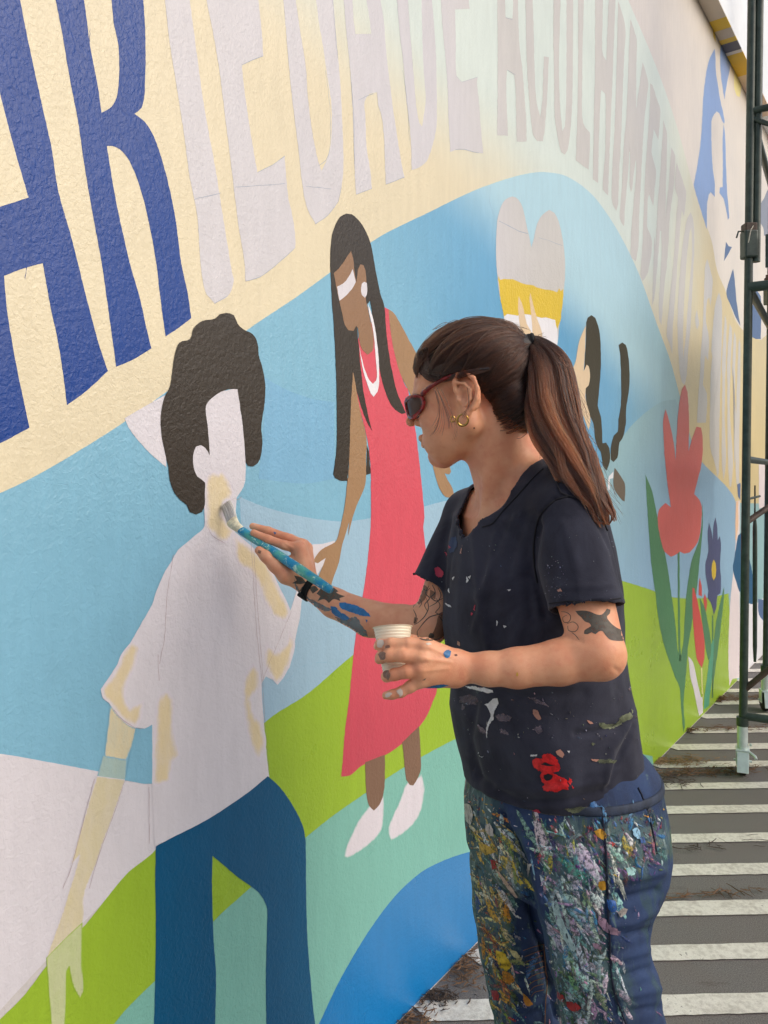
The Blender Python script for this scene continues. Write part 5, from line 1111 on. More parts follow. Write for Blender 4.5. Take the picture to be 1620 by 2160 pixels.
def blobs(name, n, area, tree, pal, parent, size, ang, seed, off=.001, dens=None, kind='stuff', thin=1.0):
    r = random.Random(seed); v = []; f = []; cl = []
    cnt = 0; tries = 0
    while cnt < n and tries < n * 12:
        tries += 1; x = r.uniform(area[0], area[2]); y = r.uniform(area[1], area[3])
        if dens is not None and r.random() > dens(x, y): continue
        h, nr = cast(tree, x, y)
        if h is None: continue
        L = size[0] * math.exp(r.gauss(0, .75)); L = min(L, size[1]); w = max(.55, L * r.uniform(.16, .8) * thin); a = math.radians(ang + r.gauss(0, 32)); ca, sa = math.cos(a), math.sin(a)
        col = r.choice(pal) if not callable(pal) else pal(x, y, r); k = 9 if L < 7 else 13; rings = (.55, 1.0) if L > 4 else (1.0,)
        rad = [r.uniform(.55, 1.2) for _ in range(k)]; pts = [(x, y)]
        for q in rings:
            for j in range(k):
                t = 2 * math.pi * j / k; ex = math.cos(t) * L * rad[j] * q * .5; ey = math.sin(t) * w * rad[j] * q * .5
                pts.append((x + ex * ca - ey * sa, y + ex * sa + ey * ca))
        P3 = []; bad = False; o_ = off + r.uniform(0, .0012)
        for i, (a_, b_) in enumerate(pts):
            hh_, nn_ = cast(tree, a_, b_)
            if hh_ is None or (hh_ - h).length > .05: bad = True; break
            if nn_.dot(hh_ - EYE) > 0: nn_ = -nn_
            P3.append(hh_ + nn_ * (o_ * (1.35 if i <= (k if len(rings) > 1 else 0) else .55)) - Vector(PO))
        if bad: continue
        n0 = len(v); v += P3; mu = sum(col) / 3; cv = lin(tuple(max(0, min(255, (q * .9 + mu * .1) * 1.06 + r.gauss(0, 9))) for q in col)); cl += [cv] * len(P3); cnt += 1
        for j in range(k): f.append([n0, n0 + 1 + j, n0 + 1 + (j + 1) % k])
        if len(rings) > 1:
            for j in range(k): f.append([n0 + 1 + j, n0 + 1 + k + j, n0 + 1 + k + (j + 1) % k, n0 + 1 + (j + 1) % k])
    o = mesh_obj(name, v, f, SPM, parent, True); ca_ = o.data.color_attributes.new('Col', 'FLOAT_COLOR', 'POINT')
    ca_.data.foreach_set('color', np.array(cl, np.float32).ravel())
    if kind: o['kind'] = kind
    return o
SPM, nt, b = new_mat('dried_paint')
nt.links.new(N(nt, 'ShaderNodeAttribute', _attribute_name='Col').outputs['Color'], b.inputs['Base Color']); b.inputs['Roughness'].default_value = .5
tc = N(nt, 'ShaderNodeTexCoord').outputs['Object']; n1 = noise(nt, tc, 260, 4, .6); n2 = noise(nt, tc, 190, 5, .7)
bn = N(nt, 'ShaderNodeBump', Strength=.6, Distance=.001); nt.links.new(n1.outputs[0], bn.inputs['Height']); nt.links.new(bn.outputs[0], b.inputs['Normal'])
nt.links.new(mathn(nt, 'ADD', mathn(nt, 'MULTIPLY', ramp(nt, n2.outputs[0], .36, .60), .85), .06, True), b.inputs['Alpha'])
def pal(x, y, r):
    base = [(60, 104, 108), (104, 150, 148), (180, 200, 200), (214, 220, 216), (80, 104, 66), (34, 70, 104), (40, 96, 150), (146, 120, 146), (46, 54, 76)]
    if x < 1075: base += [(196, 160, 62), (206, 176, 80), (206, 130, 48), (176, 172, 96), (216, 204, 160), (150, 84, 70), (120, 130, 76)] * 2
    if x < 1075 and y > 1990: base += [(214, 178, 40), (208, 140, 40), (220, 200, 90), (190, 40, 36)] * 2
    if y < 1760 and x > 1230: base += [(126, 30, 40), (150, 40, 44), (214, 150, 44), (96, 160, 206), (64, 112, 176)] * 2
    if 1720 < y < 1860 and x > 1120: base += [(100, 60, 120), (84, 62, 128), (196, 70, 84), (190, 178, 70), (110, 70, 60), (180, 110, 130)]
    if y > 1860 and x > 1120: base += [(130, 164, 166), (96, 140, 146), (150, 140, 170), (70, 96, 90), (180, 150, 176)] * 2
    if y > 2080 and x < 1260: base += [(180, 40, 44)]
    return r.choice(base)
dn = lambda x, y: float(region(np.array([[x, y]]))[0]) * .95 + .02
blobs('paint_splatter', 800, (980, 1690, 1400, 2160), JV, pal, jeans, (18, 46), 62, 11, .0006, dn, thin=.5)
blobs('paint_splatter', 1500, (980, 1680, 1400, 2175), JV, pal, jeans, (4.0, 16), 60, 12, .0012, dn, thin=.55)
def pal2(x, y, r): return r.choice([(150, 196, 198), (200, 222, 222), (226, 230, 228), (120, 164, 172), (70, 130, 160), (176, 170, 196), (120, 150, 120), (206, 216, 214)]) if x > 1110 else r.choice([(206, 170, 60), (222, 196, 110), (130, 150, 80), (190, 110, 60), (140, 160, 150), (216, 206, 170), (224, 226, 220)])
blobs('paint_splatter', 210, (985, 1740, 1310, 2160), JV, pal2, jeans, (48, 120), 60, 21, .0005, dn, thin=.32)
blobs('paint_splatter', 160, (940, 1420, 1370, 1720), SV, [(120, 124, 134), (96, 100, 104), (134, 110, 120), (100, 110, 80), (150, 150, 156), (90, 70, 60), (60, 70, 96)], shirt, (2.4, 7), 60, 13, .0010, lambda x, y: .2 + .8 * (1460 < y < 1560))
blobs('paint_splatter', 70, (930, 1120, 1300, 1420), SV, [(120, 124, 134), (150, 150, 156), (90, 100, 120)], shirt, (1.8, 4), 60, 14, .0010)
blobs('paint_splatter', 60, (1150, 1180, 1200, 1260), SV, [(112, 112, 140), (150, 150, 180)], shirt, (2.0, 4), 60, 15, .0010)
def ragged(name, col):
    m = simple(name, tuple(c * .9 for c in col), .5, mott=.3, mscale=90, bump=.0012, bscale=200); nt = m.node_tree
    tc = N(nt, 'ShaderNodeTexCoord').outputs['Object']; n_ = noise(nt, mapping(nt, tc, (1, 1, .5)), 170, 5, .75)
    nt.links.new(ramp(nt, n_.outputs[0], .36, .47), nt.nodes['Principled BSDF'].inputs['Alpha']); return m
for col_, rag_, outs in [((182, 214, 216), .9, ['p 1166,1900 1174,1896 1180,1908 1186,1930 1196,1956 1208,1980 1216,1998 1212,2006 1200,1994 1188,1972 1176,1944 1168,1920']),
    ((216, 160, 40), .8, ['p 1252,1752 1266,1748 1278,1756 1280,1766 1270,1770 1258,1762', 'p 1262,1858 1274,1856 1280,1870 1270,1878 1262,1868']), ((150, 202, 232), .8, ['p 1332,1748 1342,1744 1348,1756 1350,1770 1342,1768 1334,1760']), ((30, 92, 170), .8, ['p 1346,1764 1356,1766 1358,1778 1350,1778', 'p 1280,1898 1296,1902 1300,1918 1290,1924 1282,1910']),
    ((160, 216, 214), .7, ['p 1318,1832 1330,1828 1340,1834 1336,1846 1324,1848']), ((186, 178, 172), .6, ['p 1302,1924 1312,1914 1322,1916 1318,1926 1308,1934']), ((170, 138, 160), 1.2, ['p 1262,1930 1276,1938 1290,1952 1308,1962 1306,1972 1288,1968 1272,1958 1262,1944', 'p 1250,1986 1266,1992 1268,2000 1254,1998']),
    ((196, 190, 186), 1.0, ['p 1026,1740 1036,1736 1042,1748 1044,1764 1036,1762 1028,1754', 'p 1112,1820 1122,1822 1120,1834 1112,1850 1110,1836', 'p 982,1694 996,1700 1000,1724 996,1740 986,1732 984,1712']), ((206, 170, 70), .9, ['p 1012,1778 1030,1782 1050,1796 1036,1800 1018,1794']), ((170, 34, 40), .8, ['p 1036,1812 1046,1814 1050,1830 1042,1834', 'p 1036,2086 1052,2092 1056,2110 1044,2110', 'p 1178,2090 1190,2098 1192,2112 1180,2106', 'p 1196,2110 1214,2112 1228,2124 1214,2132 1200,2124']),
    ((196, 166, 146), .5, ['p 1048,1834 1056,1840 1080,1868 1094,1890 1090,1892 1070,1868']), ((222, 188, 44), 1.2, ['p 1048,2004 1062,2006 1072,2020 1078,2036 1068,2046 1056,2038 1050,2022']), ((208, 138, 44), 1.0, ['p 1060,2046 1076,2050 1084,2064 1076,2076 1064,2068', 'p 1104,2092 1116,2104 1124,2118 1112,2122 1104,2108']), ((206, 196, 140), .6, ['p 1076,2002 1088,2004 1100,2018 1098,2026 1084,2016']), ((196, 52, 42), .6, ['p 1288,1774 1296,1778 1290,1786'])]:
    multi('paint_splash', outs, JV, ragged('dried_splash', col_), jeans, .0026, 2.5, rag=rag_)
# stitching
STC = simple('stitch_thread', (120, 84, 56), .8)
def seam(name, s, tree, par, mat=STC, r=.0007, off=.0012):
    ps = catmull(T(s), closed=False, step=4, sharp=80); out = []
    for p in ps:
        h, nr = cast(tree, p.x, p.y)
        if h is None: continue
        if nr.dot(h - EYE) > 0: nr = -nr
        out.append(h + nr * off - Vector(PO))
    if len(out) > 2: return MB().tube(out, r, 6).build(name, mat, par, True)
SEAMD = simple('denim_seam_edge', (18, 26, 48), .8)
seam('outseam', 'p 1269,1702 1279,1800 1285,1950 1294,2080 1321,2158', JV, jeans, SEAMD, .0016); seam('pocket_edge', 'p 1345,1662 1358,1690 1370,1730 1384,1800', JV, jeans, SEAMD, .0014)
seam('inseam_stitching', 'p 1148,1990 1152,2060 1150,2110 1148,2158', JV, jeans, STC, .0008, .002)
for i in range(9):
    y = 1990 + i * 12; seam('whisker_thread', 'p %d,%d %d,%d %d,%d' % (1104 + i * 2, y + 14, 1126, y + 6, 1146, y), JV, jeans, STC, .0005, .0018)
SSM = simple('shirt_seam', (26, 26, 34), .9)
seam('shoulder_seam', 'p 1156,984 1172,1010 1184,1040 1199,1045', SV, shirt, SSM, .0012); seam('armhole_seam', 'p 1199,1046 1170,1056 1142,1084 1130,1120 1126,1170 1134,1230', SV, shirt, SSM, .0013)
seam('armhole_seam', 'p 1199,1046 1235,1056 1262,1080 1280,1120', SV, shirt, SSM, .0013); seam('sleeve_hem_stitch', 'p 1160,1274 1200,1268 1250,1270 1308,1262', SV, shirt, SSM, .0008)
seam('neck_rib', 'p 1018,1112 1040,1104 1062,1078 1092,1046 1128,1006 1146,990', SV, shirt, SSM, .0010)
# ------------------------------------------------------------------ hair
HAIRD = simple('scalp_hair', (26, 18, 16), .5, mott=.3, mscale=60, bump=.001, bscale=200)
HLINE = [(-100, -72), (-82, -76), (-65, -57), (-48, -34), (-35, -19), (-28, -2), (-24, 20), (-14, 36), (10, 38), (35, 42), (63, 54), (76, 80), (95, 108)]
def hl(f): return np.interp(f, [a for a, b in HLINE], [b for a, b in HLINE])
C0 = (-14, 0, 47); RR = (98, 78, 75)
K = Vox(tuple(H(-10, 0, 30) - .17), tuple(H(-10, 0, 30) + .17), .003)
def capf(x, y, z):
    dx, dy, dz = (x - HC0[0]) * 1000, (y - HC0[1]) * 1000, (z - HC0[2]) * 1000
    f = dx * Hf[0] + dy * Hf[1] + dz * Hf[2]; l = dx * Hl[0] + dy * Hl[1] + dz * Hl[2]; u = dx * Hu[0] + dy * Hu[1] + dz * Hu[2]
    q = np.sqrt(((f - C0[0]) / RR[0]) ** 2 + ((l - C0[1]) / RR[1]) ** 2 + ((u - C0[2]) / RR[2]) ** 2)
    d = (q - 1) * 80
    tq = np.sqrt(((f + 62) / 44) ** 2 + (l / 56) ** 2 + ((u + 18) / 62) ** 2); d = np.minimum(d, (tq - 1) * 46)      # hair lying down to the nape
    return np.maximum(d, (hl(f) - u) * .75) * .001
K.op(capf, H(-10, 0, 30) - .15, H(-10, 0, 30) + .15, .004)
K.cap(H(-88, 0, 58), H(-112, 0, 62), .034, .015, k=.02)
Vh, Qh = K.net(); Vh = relax(Vh, Qh, 6, .5)
hair_cap = np_mesh('hair', Vh - PO, Qh, HAIRD, person); hair_cap['label'] = 'dark brown hair pulled back into a ponytail'
TIE = H(-112, 0, 62)
def hairmat(name, c1, c2):
    m = bpy.data.materials.new(name); m.use_nodes = True; nt = m.node_tree; nt.nodes.clear()
    o = nt.nodes.new('ShaderNodeOutputMaterial'); hb = nt.nodes.new('ShaderNodeBsdfHairPrincipled'); hb.parametrization = 'COLOR'
    hi = nt.nodes.new('ShaderNodeHairInfo')
    c = mixc(nt, ramp(nt, hi.outputs['Intercept'], 0, .8), lin(c1), lin(c2)); r_ = mixc(nt, mathn(nt, 'MULTIPLY', hi.outputs['Random'], .28), c, lin((98, 54, 32)))
    nt.links.new(r_, hb.inputs['Color']); hb.inputs['Roughness'].default_value = .32; hb.inputs['Radial Roughness'].default_value = .45
    nt.links.new(hb.outputs[0], o.inputs[0]); return m
HM1 = hairmat('brown_hair', (12, 7, 5), (17, 10, 8)); HM2 = hairmat('chestnut_hair', (24, 14, 10), (82, 42, 23))
def strands(name, S_, R_, mat, parent):
    hc = bpy.data.hair_curves.new(name); hc.add_curves([len(s) for s in S_])
    P_ = np.concatenate([np.array(s, np.float32) for s in S_]) - PO.astype(np.float32)
    hc.attributes['position'].data.foreach_set('vector', P_.astype(np.float32).ravel())
    ra = hc.attributes.get('radius') or hc.attributes.new('radius', 'FLOAT', 'POINT'); ra.data.foreach_set('value', np.concatenate([np.array(r, np.float32) for r in R_]).ravel())
    hc.materials.append(mat); o = bpy.data.objects.new(name, hc); COL.objects.link(o); o.parent = parent; return o
nr_ = np.random.default_rng(5); TP_ = np.array(TIE)
def surf(d, lift):       # point on the cap in direction d (head-local)
    t = 1 / np.sqrt((d[0] / (RR[0] + lift)) ** 2 + (d[1] / (RR[1] + lift)) ** 2 + (d[2] / (RR[2] + lift)) ** 2); return np.array(C0) + d * t
def nape(f, l, u, lift):
    q = np.array([(f + 62) / (44 + lift), l / (56 + lift), (u + 18) / (62 + lift)]); n_ = np.linalg.norm(q)
    if n_ < 1: q = q / n_; return np.array([q[0] * (44 + lift) - 62, q[1] * (56 + lift), q[2] * (62 + lift) - 18])
    return np.array([f, l, u])
tie_l = np.array([-108., 0, 62.])
Sx = []; Rx = []
for i in range(5200):
    side = 1 if nr_.random() < .72 else -1
    t = nr_.random()
    if t < .62:
        f = nr_.uniform(-30, 76); u = hl(f) + nr_.uniform(-4, 4)
        if f > 56: l = np.clip(side * abs(nr_.normal(0, 28)), -46, 46); f = 72; u = 84 - l * l * .0145 + nr_.uniform(-3, 4)
        else: l = side * 74
    elif t < .80: f = nr_.uniform(-95, -24); u = hl(f) + nr_.uniform(-2, 4); l = side * (50 if f > -60 else nr_.uniform(4, 48))
    else: f = nr_.uniform(-90, 60); l = side * nr_.uniform(0, 70); u = nr_.uniform(92, 116); 
    p0 = np.array([f, l, u], float); lift = nr_.uniform(0, 5.5) + (nr_.random() < .04) * nr_.uniform(1, 6) + 2.5 * math.sin(f * .21 + l * .13); d0 = (p0 - C0); d0 /= np.linalg.norm(d0); d1 = (tie_l - C0); d1 /= np.linalg.norm(d1)
    sag = nr_.normal(0, .065); pts = []; n = 15; ph = nr_.uniform(0, 6.3)
    for k in range(n):
        s = k / (n - 1); w = d0 * (1 - s) + d1 * s; w[2] += (.20 * (1 if f > -25 else .15)) * math.sin(math.pi * s) + sag * math.sin(math.pi * s); w /= np.linalg.norm(w)
        q = surf(w, lift * math.sin(math.pi * min(1, s + .15)) + .6); q = nape(q[0], q[1], q[2], lift * .6)
        pull = max(0, (s - .80) / .20); q = q * (1 - pull * .92) + (tie_l + np.array([0, nr_.normal(0, 1) * 0 + math.sin(ph) * 8, math.cos(ph) * 9])) * pull * .92
        q = q + nr_.normal(0, .34, 3); pts.append(H(*q))
    Sx.append(pts); Rx.append([.00042] * n)
CAPV = bvh(np.concatenate([Vh, body_V]), np.concatenate([Qh, body_Q + len(Vh)]))
for i in range(1100):      # front hair swept across the temple
    t_ = nr_.random(); sp = nr_.normal(0, 1.0, 2); lf = nr_.uniform(.0, .005)
    g_ = [pp(884 + 16 * t_ + sp[0], 742 + 4 * t_ - 14 * t_, 1.222 - .02 * t_), pp(882 + 22 * t_ + sp[0], 778 - 8 * t_ + sp[1], 1.214 - .02 * t_), pp(900 + 12 * t_, 806 - 26 * t_ + sp[1], 1.190 - .012 * t_), pp(930 + 10 * t_, 812 - 40 * t_ + sp[1], 1.172 - .002 * t_), pp(978, 798 - 46 * t_ + sp[1], 1.162 - .002 * t_), pp(1040, 786 - 56 * t_, 1.174), TP_]
    m_ = len(g_); out = []
    for k in range(22):
        x = k / 21 * (m_ - 1); i_ = min(int(x), m_ - 2); f = x - i_; p0 = g_[max(i_ - 1, 0)]; p1 = g_[i_]; p2 = g_[i_ + 1]; p3 = g_[min(i_ + 2, m_ - 1)]
        w3 = .5 * ((2 * p1) + (-p0 + p2) * f + (2 * p0 - 5 * p1 + 4 * p2 - p3) * f * f + (-p0 + 3 * p1 - 3 * p2 + p3) * f ** 3)
        q_ = to_px(w3[None])[0]; h_, n_ = cast(CAPV, q_[0], q_[1] - 5)
        if h_ is not None and h_.y < 1.32:
            d_ = (h_ - EYE).normalized(); w3 = np.array(h_ - d_ * (.0035 + lf * math.sin(math.pi * min(1, k / 18))))
        out.append(w3)
    a_ = np.array(out)
    for _ in range(3): a_[1:-1] = (a_[:-2] + a_[1:-1] * 2 + a_[2:]) / 4
    out = list(a_)
    Sx.append(out); Rx.append([.0004] * 22)
strands('hair_strands', Sx, Rx, HM1, hair_cap)
# ponytail
TP = TIE
gx = [(1110, 738), (1134, 728), (1160, 775), (1172, 850), (1186, 915), (1214, 985), (1254, 1045), (1285, 1106)]
gz = [TP[1], TP[1] - .02, 1.185, 1.165, 1.150, 1.125, 1.098, 1.085]; gw = [12, 22, 48, 57, 54, 46, 28, 9]
G = [pp(a, b_, z) for (a, b_), z in zip(gx, gz)]; G[0] = TP
G = np.array(G); W_ = np.array(gw) / FPX * 1.15
def guide(s):
    x = s * (len(G) - 1); i = min(int(x), len(G) - 2); f = x - i
    p0 = G[max(i - 1, 0)]; p1 = G[i]; p2 = G[i + 1]; p3 = G[min(i + 2, len(G) - 1)]
    c = .5 * ((2 * p1) + (-p0 + p2) * f + (2 * p0 - 5 * p1 + 4 * p2 - p3) * f * f + (-p0 + 3 * p1 - 3 * p2 + p3) * f ** 3)
    return c, W_[i] * (1 - f) + W_[i + 1] * f
cl = [(nr_.uniform(0, 6.3), math.sqrt(nr_.random()) * nr_.uniform(.85, 1.12), nr_.uniform(0, 6.3), nr_.uniform(.80, 1.02)) for _ in range(64)]
Sx = [[], [], []]; Rx = [[], [], []]
for i in range(5200):
    ci = nr_.integers(len(cl)); a0, r0, ph, ln = cl[ci]
    a = a0 + nr_.normal(0, .10); rr = np.clip(r0 + nr_.normal(0, .055), 0, 1.12); n = 26; ends = min(1.0, ln + nr_.normal(0, .03)) if nr_.random() > .12 else nr_.uniform(.55, .95)
    pts = []
    for k in range(n):
        s = ends * k / (n - 1); c, w = guide(s); c2, _ = guide(min(1, s + .02)); t = c2 - c; t /= np.linalg.norm(t) + 1e-9
        sx = np.cross(t, [0, 1, 0]); sx /= np.linalg.norm(sx) + 1e-9; sy = np.cross(sx, t)
        tw = a + .5 * math.sin(2.6 * s + ph); wav = 1 + .16 * math.sin(8 * s + ph) * s
        pts.append(c + sx * math.cos(tw) * rr * w * wav + sy * math.sin(tw) * rr * w * .48 + nr_.normal(0, .0003, 3) + sx * .007 * math.sin(12 * s + ph) * s)
    Sx[ci % 3].append(pts); Rx[ci % 3].append([.00046] * (n - 4) + [.0004, .0003, .0002, .0001])
pony = strands('ponytail', Sx[0], Rx[0], HM2, person)
strands('hair_lock', Sx[1], Rx[1], hairmat('dark_lock', (14, 8, 7), (44, 22, 13)), pony); strands('hair_lock', Sx[2], Rx[2], hairmat('light_lock', (34, 20, 14), (118, 62, 34)), pony); pony['label'] = 'long chestnut ponytail falling over her back'
Sx = []; Rx = []
def loose(px_list, zs, n=3, sp=.0015, r=.00022):
    r *= .7
    for q in range(n):
        o_ = nr_.normal(0, sp, 3); P0 = [pp(x, y, z) for (x, y), z in zip(px_list, zs)]; out = []
        m = len(P0)
        for k in range(24):
            x = k / 23 * (m - 1); i = min(int(x), m - 2); f = x - i; p0 = P0[max(i - 1, 0)]; p1 = P0[i]; p2 = P0[i + 1]; p3 = P0[min(i + 2, m - 1)]
            out.append(.5 * ((2 * p1) + (-p0 + p2) * f + (2 * p0 - 5 * p1 + 4 * p2 - p3) * f * f + (-p0 + 3 * p1 - 3 * p2 + p3) * f ** 3) + o_ * (k / 23) * 1.4)
        Sx.append(out); Rx.append([r] * 20 + [r * .8, r * .6, r * .4, r * .2])
zf = 1.163
loose([(916, 818), (926, 850), (927, 880), (920, 905), (908, 920)], [1.166] * 5, 7, .0012, .0003); loose([(916, 820), (925, 855), (924, 880), (912, 905)], [1.164] * 4, 4, .0015, .00025)
loose([(920, 815), (935, 850), (946, 880), (951, 905)], [1.16] * 4, 9, .0016, .0003); loose([(930, 820), (945, 850), (957, 880), (963, 905), (957, 930)], [1.158] * 5, 4, .0014)
loose([(934, 860), (936, 890), (930, 915)], [1.16] * 3, 3, .002, .0002); loose([(985, 815), (989, 845), (987, 860), (975, 880)], [1.15] * 4, 8, .0012, .0003)
for q in range(60):
    x0 = nr_.uniform(930, 1090); y0 = 700 - 22 * math.sin((x0 - 900) / 200 * math.pi) ; loose([(x0 - 25, y0 + 8), (x0, y0 - nr_.uniform(2, 8)), (x0 + 30, y0 + nr_.uniform(-6, 6))], [1.25] * 3, 1, .001, .00026)
for q in range(80):
    s = nr_.uniform(.15, .9); c, w = guide(s); c2, w2 = guide(min(1, s + .12)); sd_ = 1 if nr_.random() < .6 else -1
    x0 = to_px(np.array([c]))[0]; x1 = to_px(np.array([c2]))[0]; wp = w / 1.15 * FPX
    loose([(x0[0] + sd_ * wp * .9, x0[1]), ((x0[0] + x1[0]) / 2 + sd_ * wp * nr_.uniform(1.0, 1.2), (x0[1] + x1[1]) / 2), (x1[0] + sd_ * wp * nr_.uniform(.9, 1.35), x1[1])], [c[1]] * 3, 1, .0005, .00026)
for q in range(16): loose([(1110, 728), (1122 + q, 714 + nr_.uniform(-4, 3)), (1134 + q * 1.5, 710 + nr_.uniform(-8, 8))], [TP[1] - .01] * 3, 1, .001, .00018)
strands('loose_strands', Sx, Rx, HM1, hair_cap)
# tie
tie = MB(); rng_t = []
for k in range(3):
    c = TP + (Hf * (4 - 5 * k)) * .001; pts = []
    for j in range(25):
        a = 2 * math.pi * j / 24; pts.append(c + (Hl * math.cos(a) + Hu * math.sin(a)) * (.0150) - PO)
    tie.tube(pts, .0042, 8, False)
tie.build('hair_tie', simple('black_elastic', (14, 14, 16), .8, bump=.0006, bscale=500), person, True)

# ------------------------------------------------------------------ sunglasses, earring, bracelet
TORT = simple('red_tortoiseshell', (122, 14, 18), .16, mott=.75, mscale=110)
LENS, nt, b = new_mat('dark_lens'); b.inputs['Base Color'].default_value = lin((66, 40, 24)); b.inputs['Specular IOR Level'].default_value = .25; b.inputs['Roughness'].default_value = .3; b.inputs['Alpha'].default_value = .95
gl = empty('sunglasses'); gl.parent = person
glm = MB()
def ring(cf, cl_, cu, rf, rl, ru, n=28):
    out = []
    for j in range(n + 1):
        a = 2 * math.pi * j / n; e = abs(math.cos(a)) ** .8 * (1 if math.cos(a) > 0 else -1)
        l_ = cl_ + rl * e; u_ = cu + ru * math.sin(a) * (1.0 if math.sin(a) < 0 else .82); f_ = cf - rf * ((l_ / 60) ** 2) 
        out.append(H(f_, l_, u_) - PO)
    return out
GF, GU = 105, 11
for s in (1, -1):
    r_ = ring(GF, s * 34, GU, 40, 26, 17.5); glm.tube(r_, .0030, 8, False)
    ctr = H(GF - 40 * (34 / 60) ** 2 - .5, s * 34, GU) - PO; vv = [ctr] + r_[:-1]
    mesh_obj('lens', vv, [[0, 1 + j, 1 + (j + 1) % 28] for j in range(28)], LENS, gl, True)
    glm.tube([H(64, s * 59, GU + 10) - PO, H(58, s * 66, GU + 13) - PO, H(46, s * 71, 28) - PO, H(20, s * 76, 34) - PO, H(-6, s * 78, 37) - PO], [.0044, .0042, .0034, .0028, .0024], 8)
    MB().tube([H(-6, s * 78, 37) - PO, H(-30, s * 79, 34) - PO, H(-48, s * 76, 31) - PO], [.0016, .0020, .0014], 8).build('temple_tip', simple('smoky_temple_tip', (60, 56, 58), .3), gl, True)
glm.tube([H(GF - 1, 9, GU + 4) - PO, H(GF + 1, 0, GU + 7) - PO, H(GF - 1, -9, GU + 4) - PO], .0026, 8)
gfr = glm.build('glasses_frame', TORT, gl, True)
GOLD = simple('polished_gold', (214, 176, 104), .16, metal=1.0)
pts = []
ec = pp(976, 886, 1.158) - PO
for j in range(26):
    a = math.radians(20 + 320 * j / 25 + 70); pts.append(ec + np.array([math.cos(a) * .0082, -.003 * math.sin(a), math.sin(a) * .0082]))
MB().tube(pts, [.0012 + .0010 * math.sin(math.pi * j / 25) for j in range(26)], 10).build('hoop_earring', GOLD, person, True)
pts = [pp(955, 884, 1.160) - PO + np.array([math.cos(a) * .0032, 0, math.sin(a) * .0042]) for a in np.linspace(0, 6.283, 14)]
MB().tube(pts, .0012, 8, False).build('stud_earring', GOLD, person, True)
# hair-tie bracelet round the painting wrist
bc = pp(656, 1241, 1.418); ba = (wrR - np.array(pp(705, 1272, 1.40))); ba /= np.linalg.norm(ba); b1 = np.cross(ba, [0, 1, 0]); b1 /= np.linalg.norm(b1); b2 = np.cross(ba, b1)
bm_ = MB()
for k in range(3): bm_.tube([bc + ba * (.004 * (k - 1)) + (b1 * math.cos(a) + b2 * math.sin(a)) * .0228 - PO for a in np.linspace(0, 6.283, 34)], .0026, 8, False)
bm_.box(tuple(pp(634, 1256, 1.398) - PO), (.012, .008, .007), Matrix.Rotation(.6, 3, 'Y'), .002)
bm_.build('wrist_band', simple('black_cord', (16, 16, 18), .85, bump=.0006, bscale=600), person, True)

# ------------------------------------------------------------------ brush
hb, he_b = pp(506, 1117, 1.449), pp(700, 1246, 1.352)
brush = empty('paint_brush', tuple(hb)); tag(brush, 'flat paint brush with a turquoise paint covered handle, pressed to the wall', 'brush')
HBm, nt, b = new_mat('paint_caked_handle')
tc = N(nt, 'ShaderNodeTexCoord').outputs['Object']; n1 = noise(nt, tc, 65, 5, .7, .8); n2 = noise(nt, tc, 120, 5, .7, .5); n3 = noise(nt, tc, 34, 4, .6)
c = mixc(nt, ramp(nt, n3.outputs[0], .38, .62), lin((88, 176, 160)), lin((22, 138, 184))); c = mixc(nt, ramp(nt, n1.outputs[0], .55, .64), c, lin((184, 226, 208))); c = mixc(nt, ramp(nt, n2.outputs[0], .62, .68), c, lin((20, 92, 120)))
c = mixc(nt, ramp(nt, n2.outputs[0], .30, .24), c, lin((150, 196, 150)))
nt.links.new(c, b.inputs['Base Color']); b.inputs['Roughness'].default_value = .28
bn = N(nt, 'ShaderNodeBump', Strength=.8, Distance=.0012); nt.links.new(n1.outputs[0], bn.inputs['Height']); nt.links.new(bn.outputs[0], b.inputs['Normal'])
def rb(p): return Vector(p) - Vector(hb)
def lp(s): return hb + (he_b - hb) * s
MB().tube([rb(lp(s)) for s in (0, .04, .12, .25, .45, .7, .9, .985, 1.0)], [.0072, .0086, .0082, .0074, .0086, .0092, .0082, .0074, .0052], 18).build('handle', HBm, brush, True)
CRB = simple('cream_paint_crust', (232, 222, 190), .45, mott=.25, mscale=110, bump=.0014, bscale=260)
fd = (hb - he_b); fd /= np.linalg.norm(fd); fe = np.array([-.030, .01, .30]); 
tipc = pp(476, 1063, 1.497); wd = np.cross(tipc - hb, [0, 1, 0]); wd /= np.linalg.norm(wd)
fv = []; nseg = 20; rows = [(0 - .004, .0080, .0080), (.010, .0094, .0078), (.022, .0112, .0066), (.030, .0122, .0058)]
fdir = (tipc - hb) * .35 + fd * .02; fdir /= np.linalg.norm(fdir)
fz = np.cross(fdir, wd)
mbf = MB(); vs_ = []; fs_ = []
for i, (s, a_, b_) in enumerate(rows):
    c = hb + (fd * (1 - i / 3) + fdir * (i / 3)) * s
    for j in range(nseg):
        t = 2 * math.pi * j / nseg; vs_.append(tuple(c + wd * math.cos(t) * a_ + fz * math.sin(t) * b_ - hb))
for i in range(3):
    for j in range(nseg): fs_.append([i * nseg + j, i * nseg + (j + 1) % nseg, (i + 1) * nseg + (j + 1) % nseg, (i + 1) * nseg + j])
fs_.append(list(range(nseg))[::-1]); fs_.append([3 * nseg + j for j in range(nseg)])
mesh_obj('ferrule', vs_, fs_, CRB, brush, True)
fend = hb + fdir * .029
BRM = bpy.data.materials.new('bristle'); BRM.use_nodes = True; bb = BRM.node_tree.nodes['Principled BSDF']; bb.inputs['Roughness'].default_value = .5
hi_ = BRM.node_tree.nodes.new('ShaderNodeHairInfo'); BRM.node_tree.links.new(mixc(BRM.node_tree, hi_.outputs['Random'], lin((170, 164, 160)), lin((246, 244, 238))), bb.inputs['Base Color'])
Sx = []; Rx = []
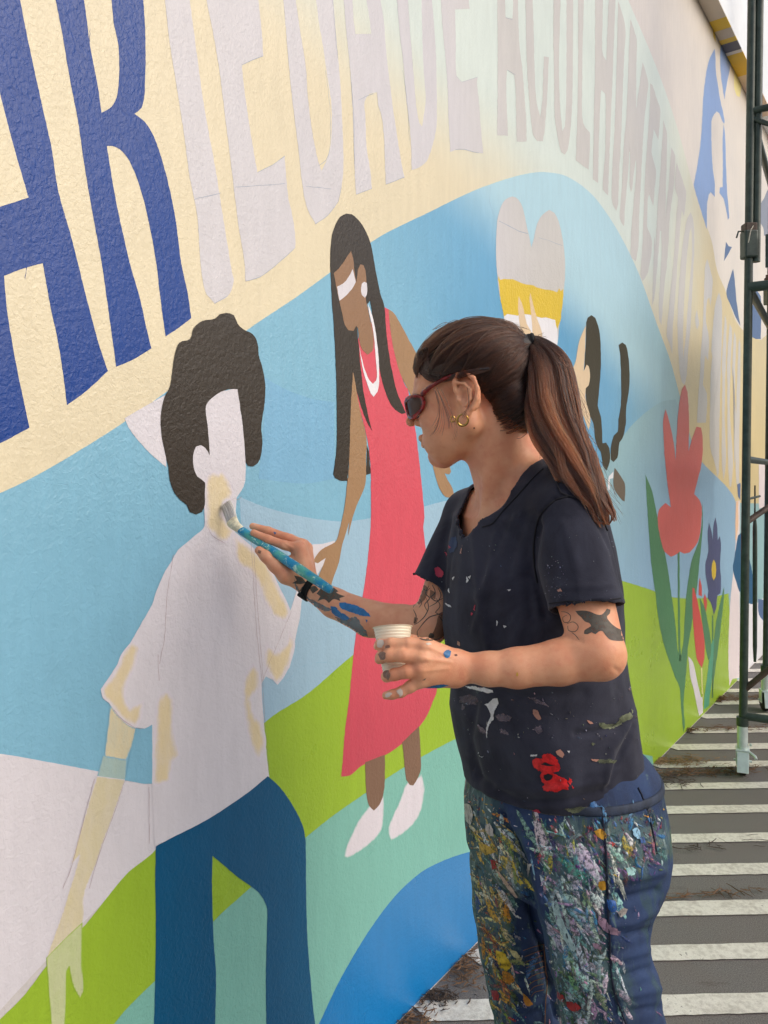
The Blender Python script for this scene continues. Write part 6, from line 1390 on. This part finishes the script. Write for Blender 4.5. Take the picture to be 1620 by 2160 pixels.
for i in range(1500):
    a = nr_.uniform(0, 6.283); r = math.sqrt(nr_.random()); p0 = fend + wd * math.cos(a) * r * .0115 + fz * math.sin(a) * r * .005
    tip = tipc + wd * math.cos(a) * r * .0105 + fz * math.sin(a) * r * .003 + nr_.normal(0, .0009, 3)
    mid = (p0 + tip) / 2 + (fdir * .004) + wd * -.0035 + wd * math.cos(a) * r * .002; tip[1] = min(tip[1], 1.506 - 0.0)
    Sx.append([p0 * (1 - t) ** 2 + mid * 2 * t * (1 - t) + tip * t * t for t in np.linspace(0, 1, 8)]); Rx.append([.0003] * 6 + [.00025, .00015])
PO_keep = PO; PO = np.array(hb); bri = strands('bristles', Sx, Rx, BRM, brush); PO = PO_keep

# ------------------------------------------------------------------ cup
cup = empty('paper_cup', tuple(cupB)); tag(cup, 'small ribbed cream cup of paint held in her near hand', 'cup')
caxis = cupT - cupB; cl_ = np.linalg.norm(caxis); cd = caxis / cl_
cd = cd + np.array([-.04, .22, 0]); cd /= np.linalg.norm(cd); ca1 = np.cross(cd, [0, 1, 0]); ca1 /= np.linalg.norm(ca1); ca2 = np.cross(cd, ca1)
prof = []
n = 60
for k in range(n + 1):
    s = k / n; r = .0165 + (.0270 - .0165) * s + .00042 * math.sin(s * 2 * math.pi * 15); prof.append((s * cl_ * 1.02, r))
prof += [(cl_ * 1.022, .0284), (cl_ * 1.03, .0286), (cl_ * 1.032, .0276), (cl_ * 1.02, .0262), (cl_ * .5, .0208), (cl_ * .08, .0160)]
vs_ = []; fs_ = []; sg = 44
for h_, r in prof:
    for j in range(sg):
        t = 2 * math.pi * j / sg; vs_.append(tuple(cd * h_ + (ca1 * math.cos(t) + ca2 * math.sin(t)) * r))
for i in range(len(prof) - 1):
    for j in range(sg): fs_.append([i * sg + j, i * sg + (j + 1) % sg, (i + 1) * sg + (j + 1) % sg, (i + 1) * sg + j])
fs_.append(list(range(sg))[::-1]); fs_.append([(len(prof) - 1) * sg + j for j in range(sg)])
mesh_obj('cup_body', vs_, fs_, simple('cream_plastic', (238, 230, 206), .4, mott=.03, mscale=40), cup, True)
pv = [tuple(cd * cl_ * .72 + (ca1 * math.cos(t) + ca2 * math.sin(t)) * .0232) for t in np.linspace(0, 6.283, 37)[:-1]]
mesh_obj('paint_in_cup', pv, [list(range(36))], simple('liquid_sand_paint', (222, 206, 168), .15), cup)
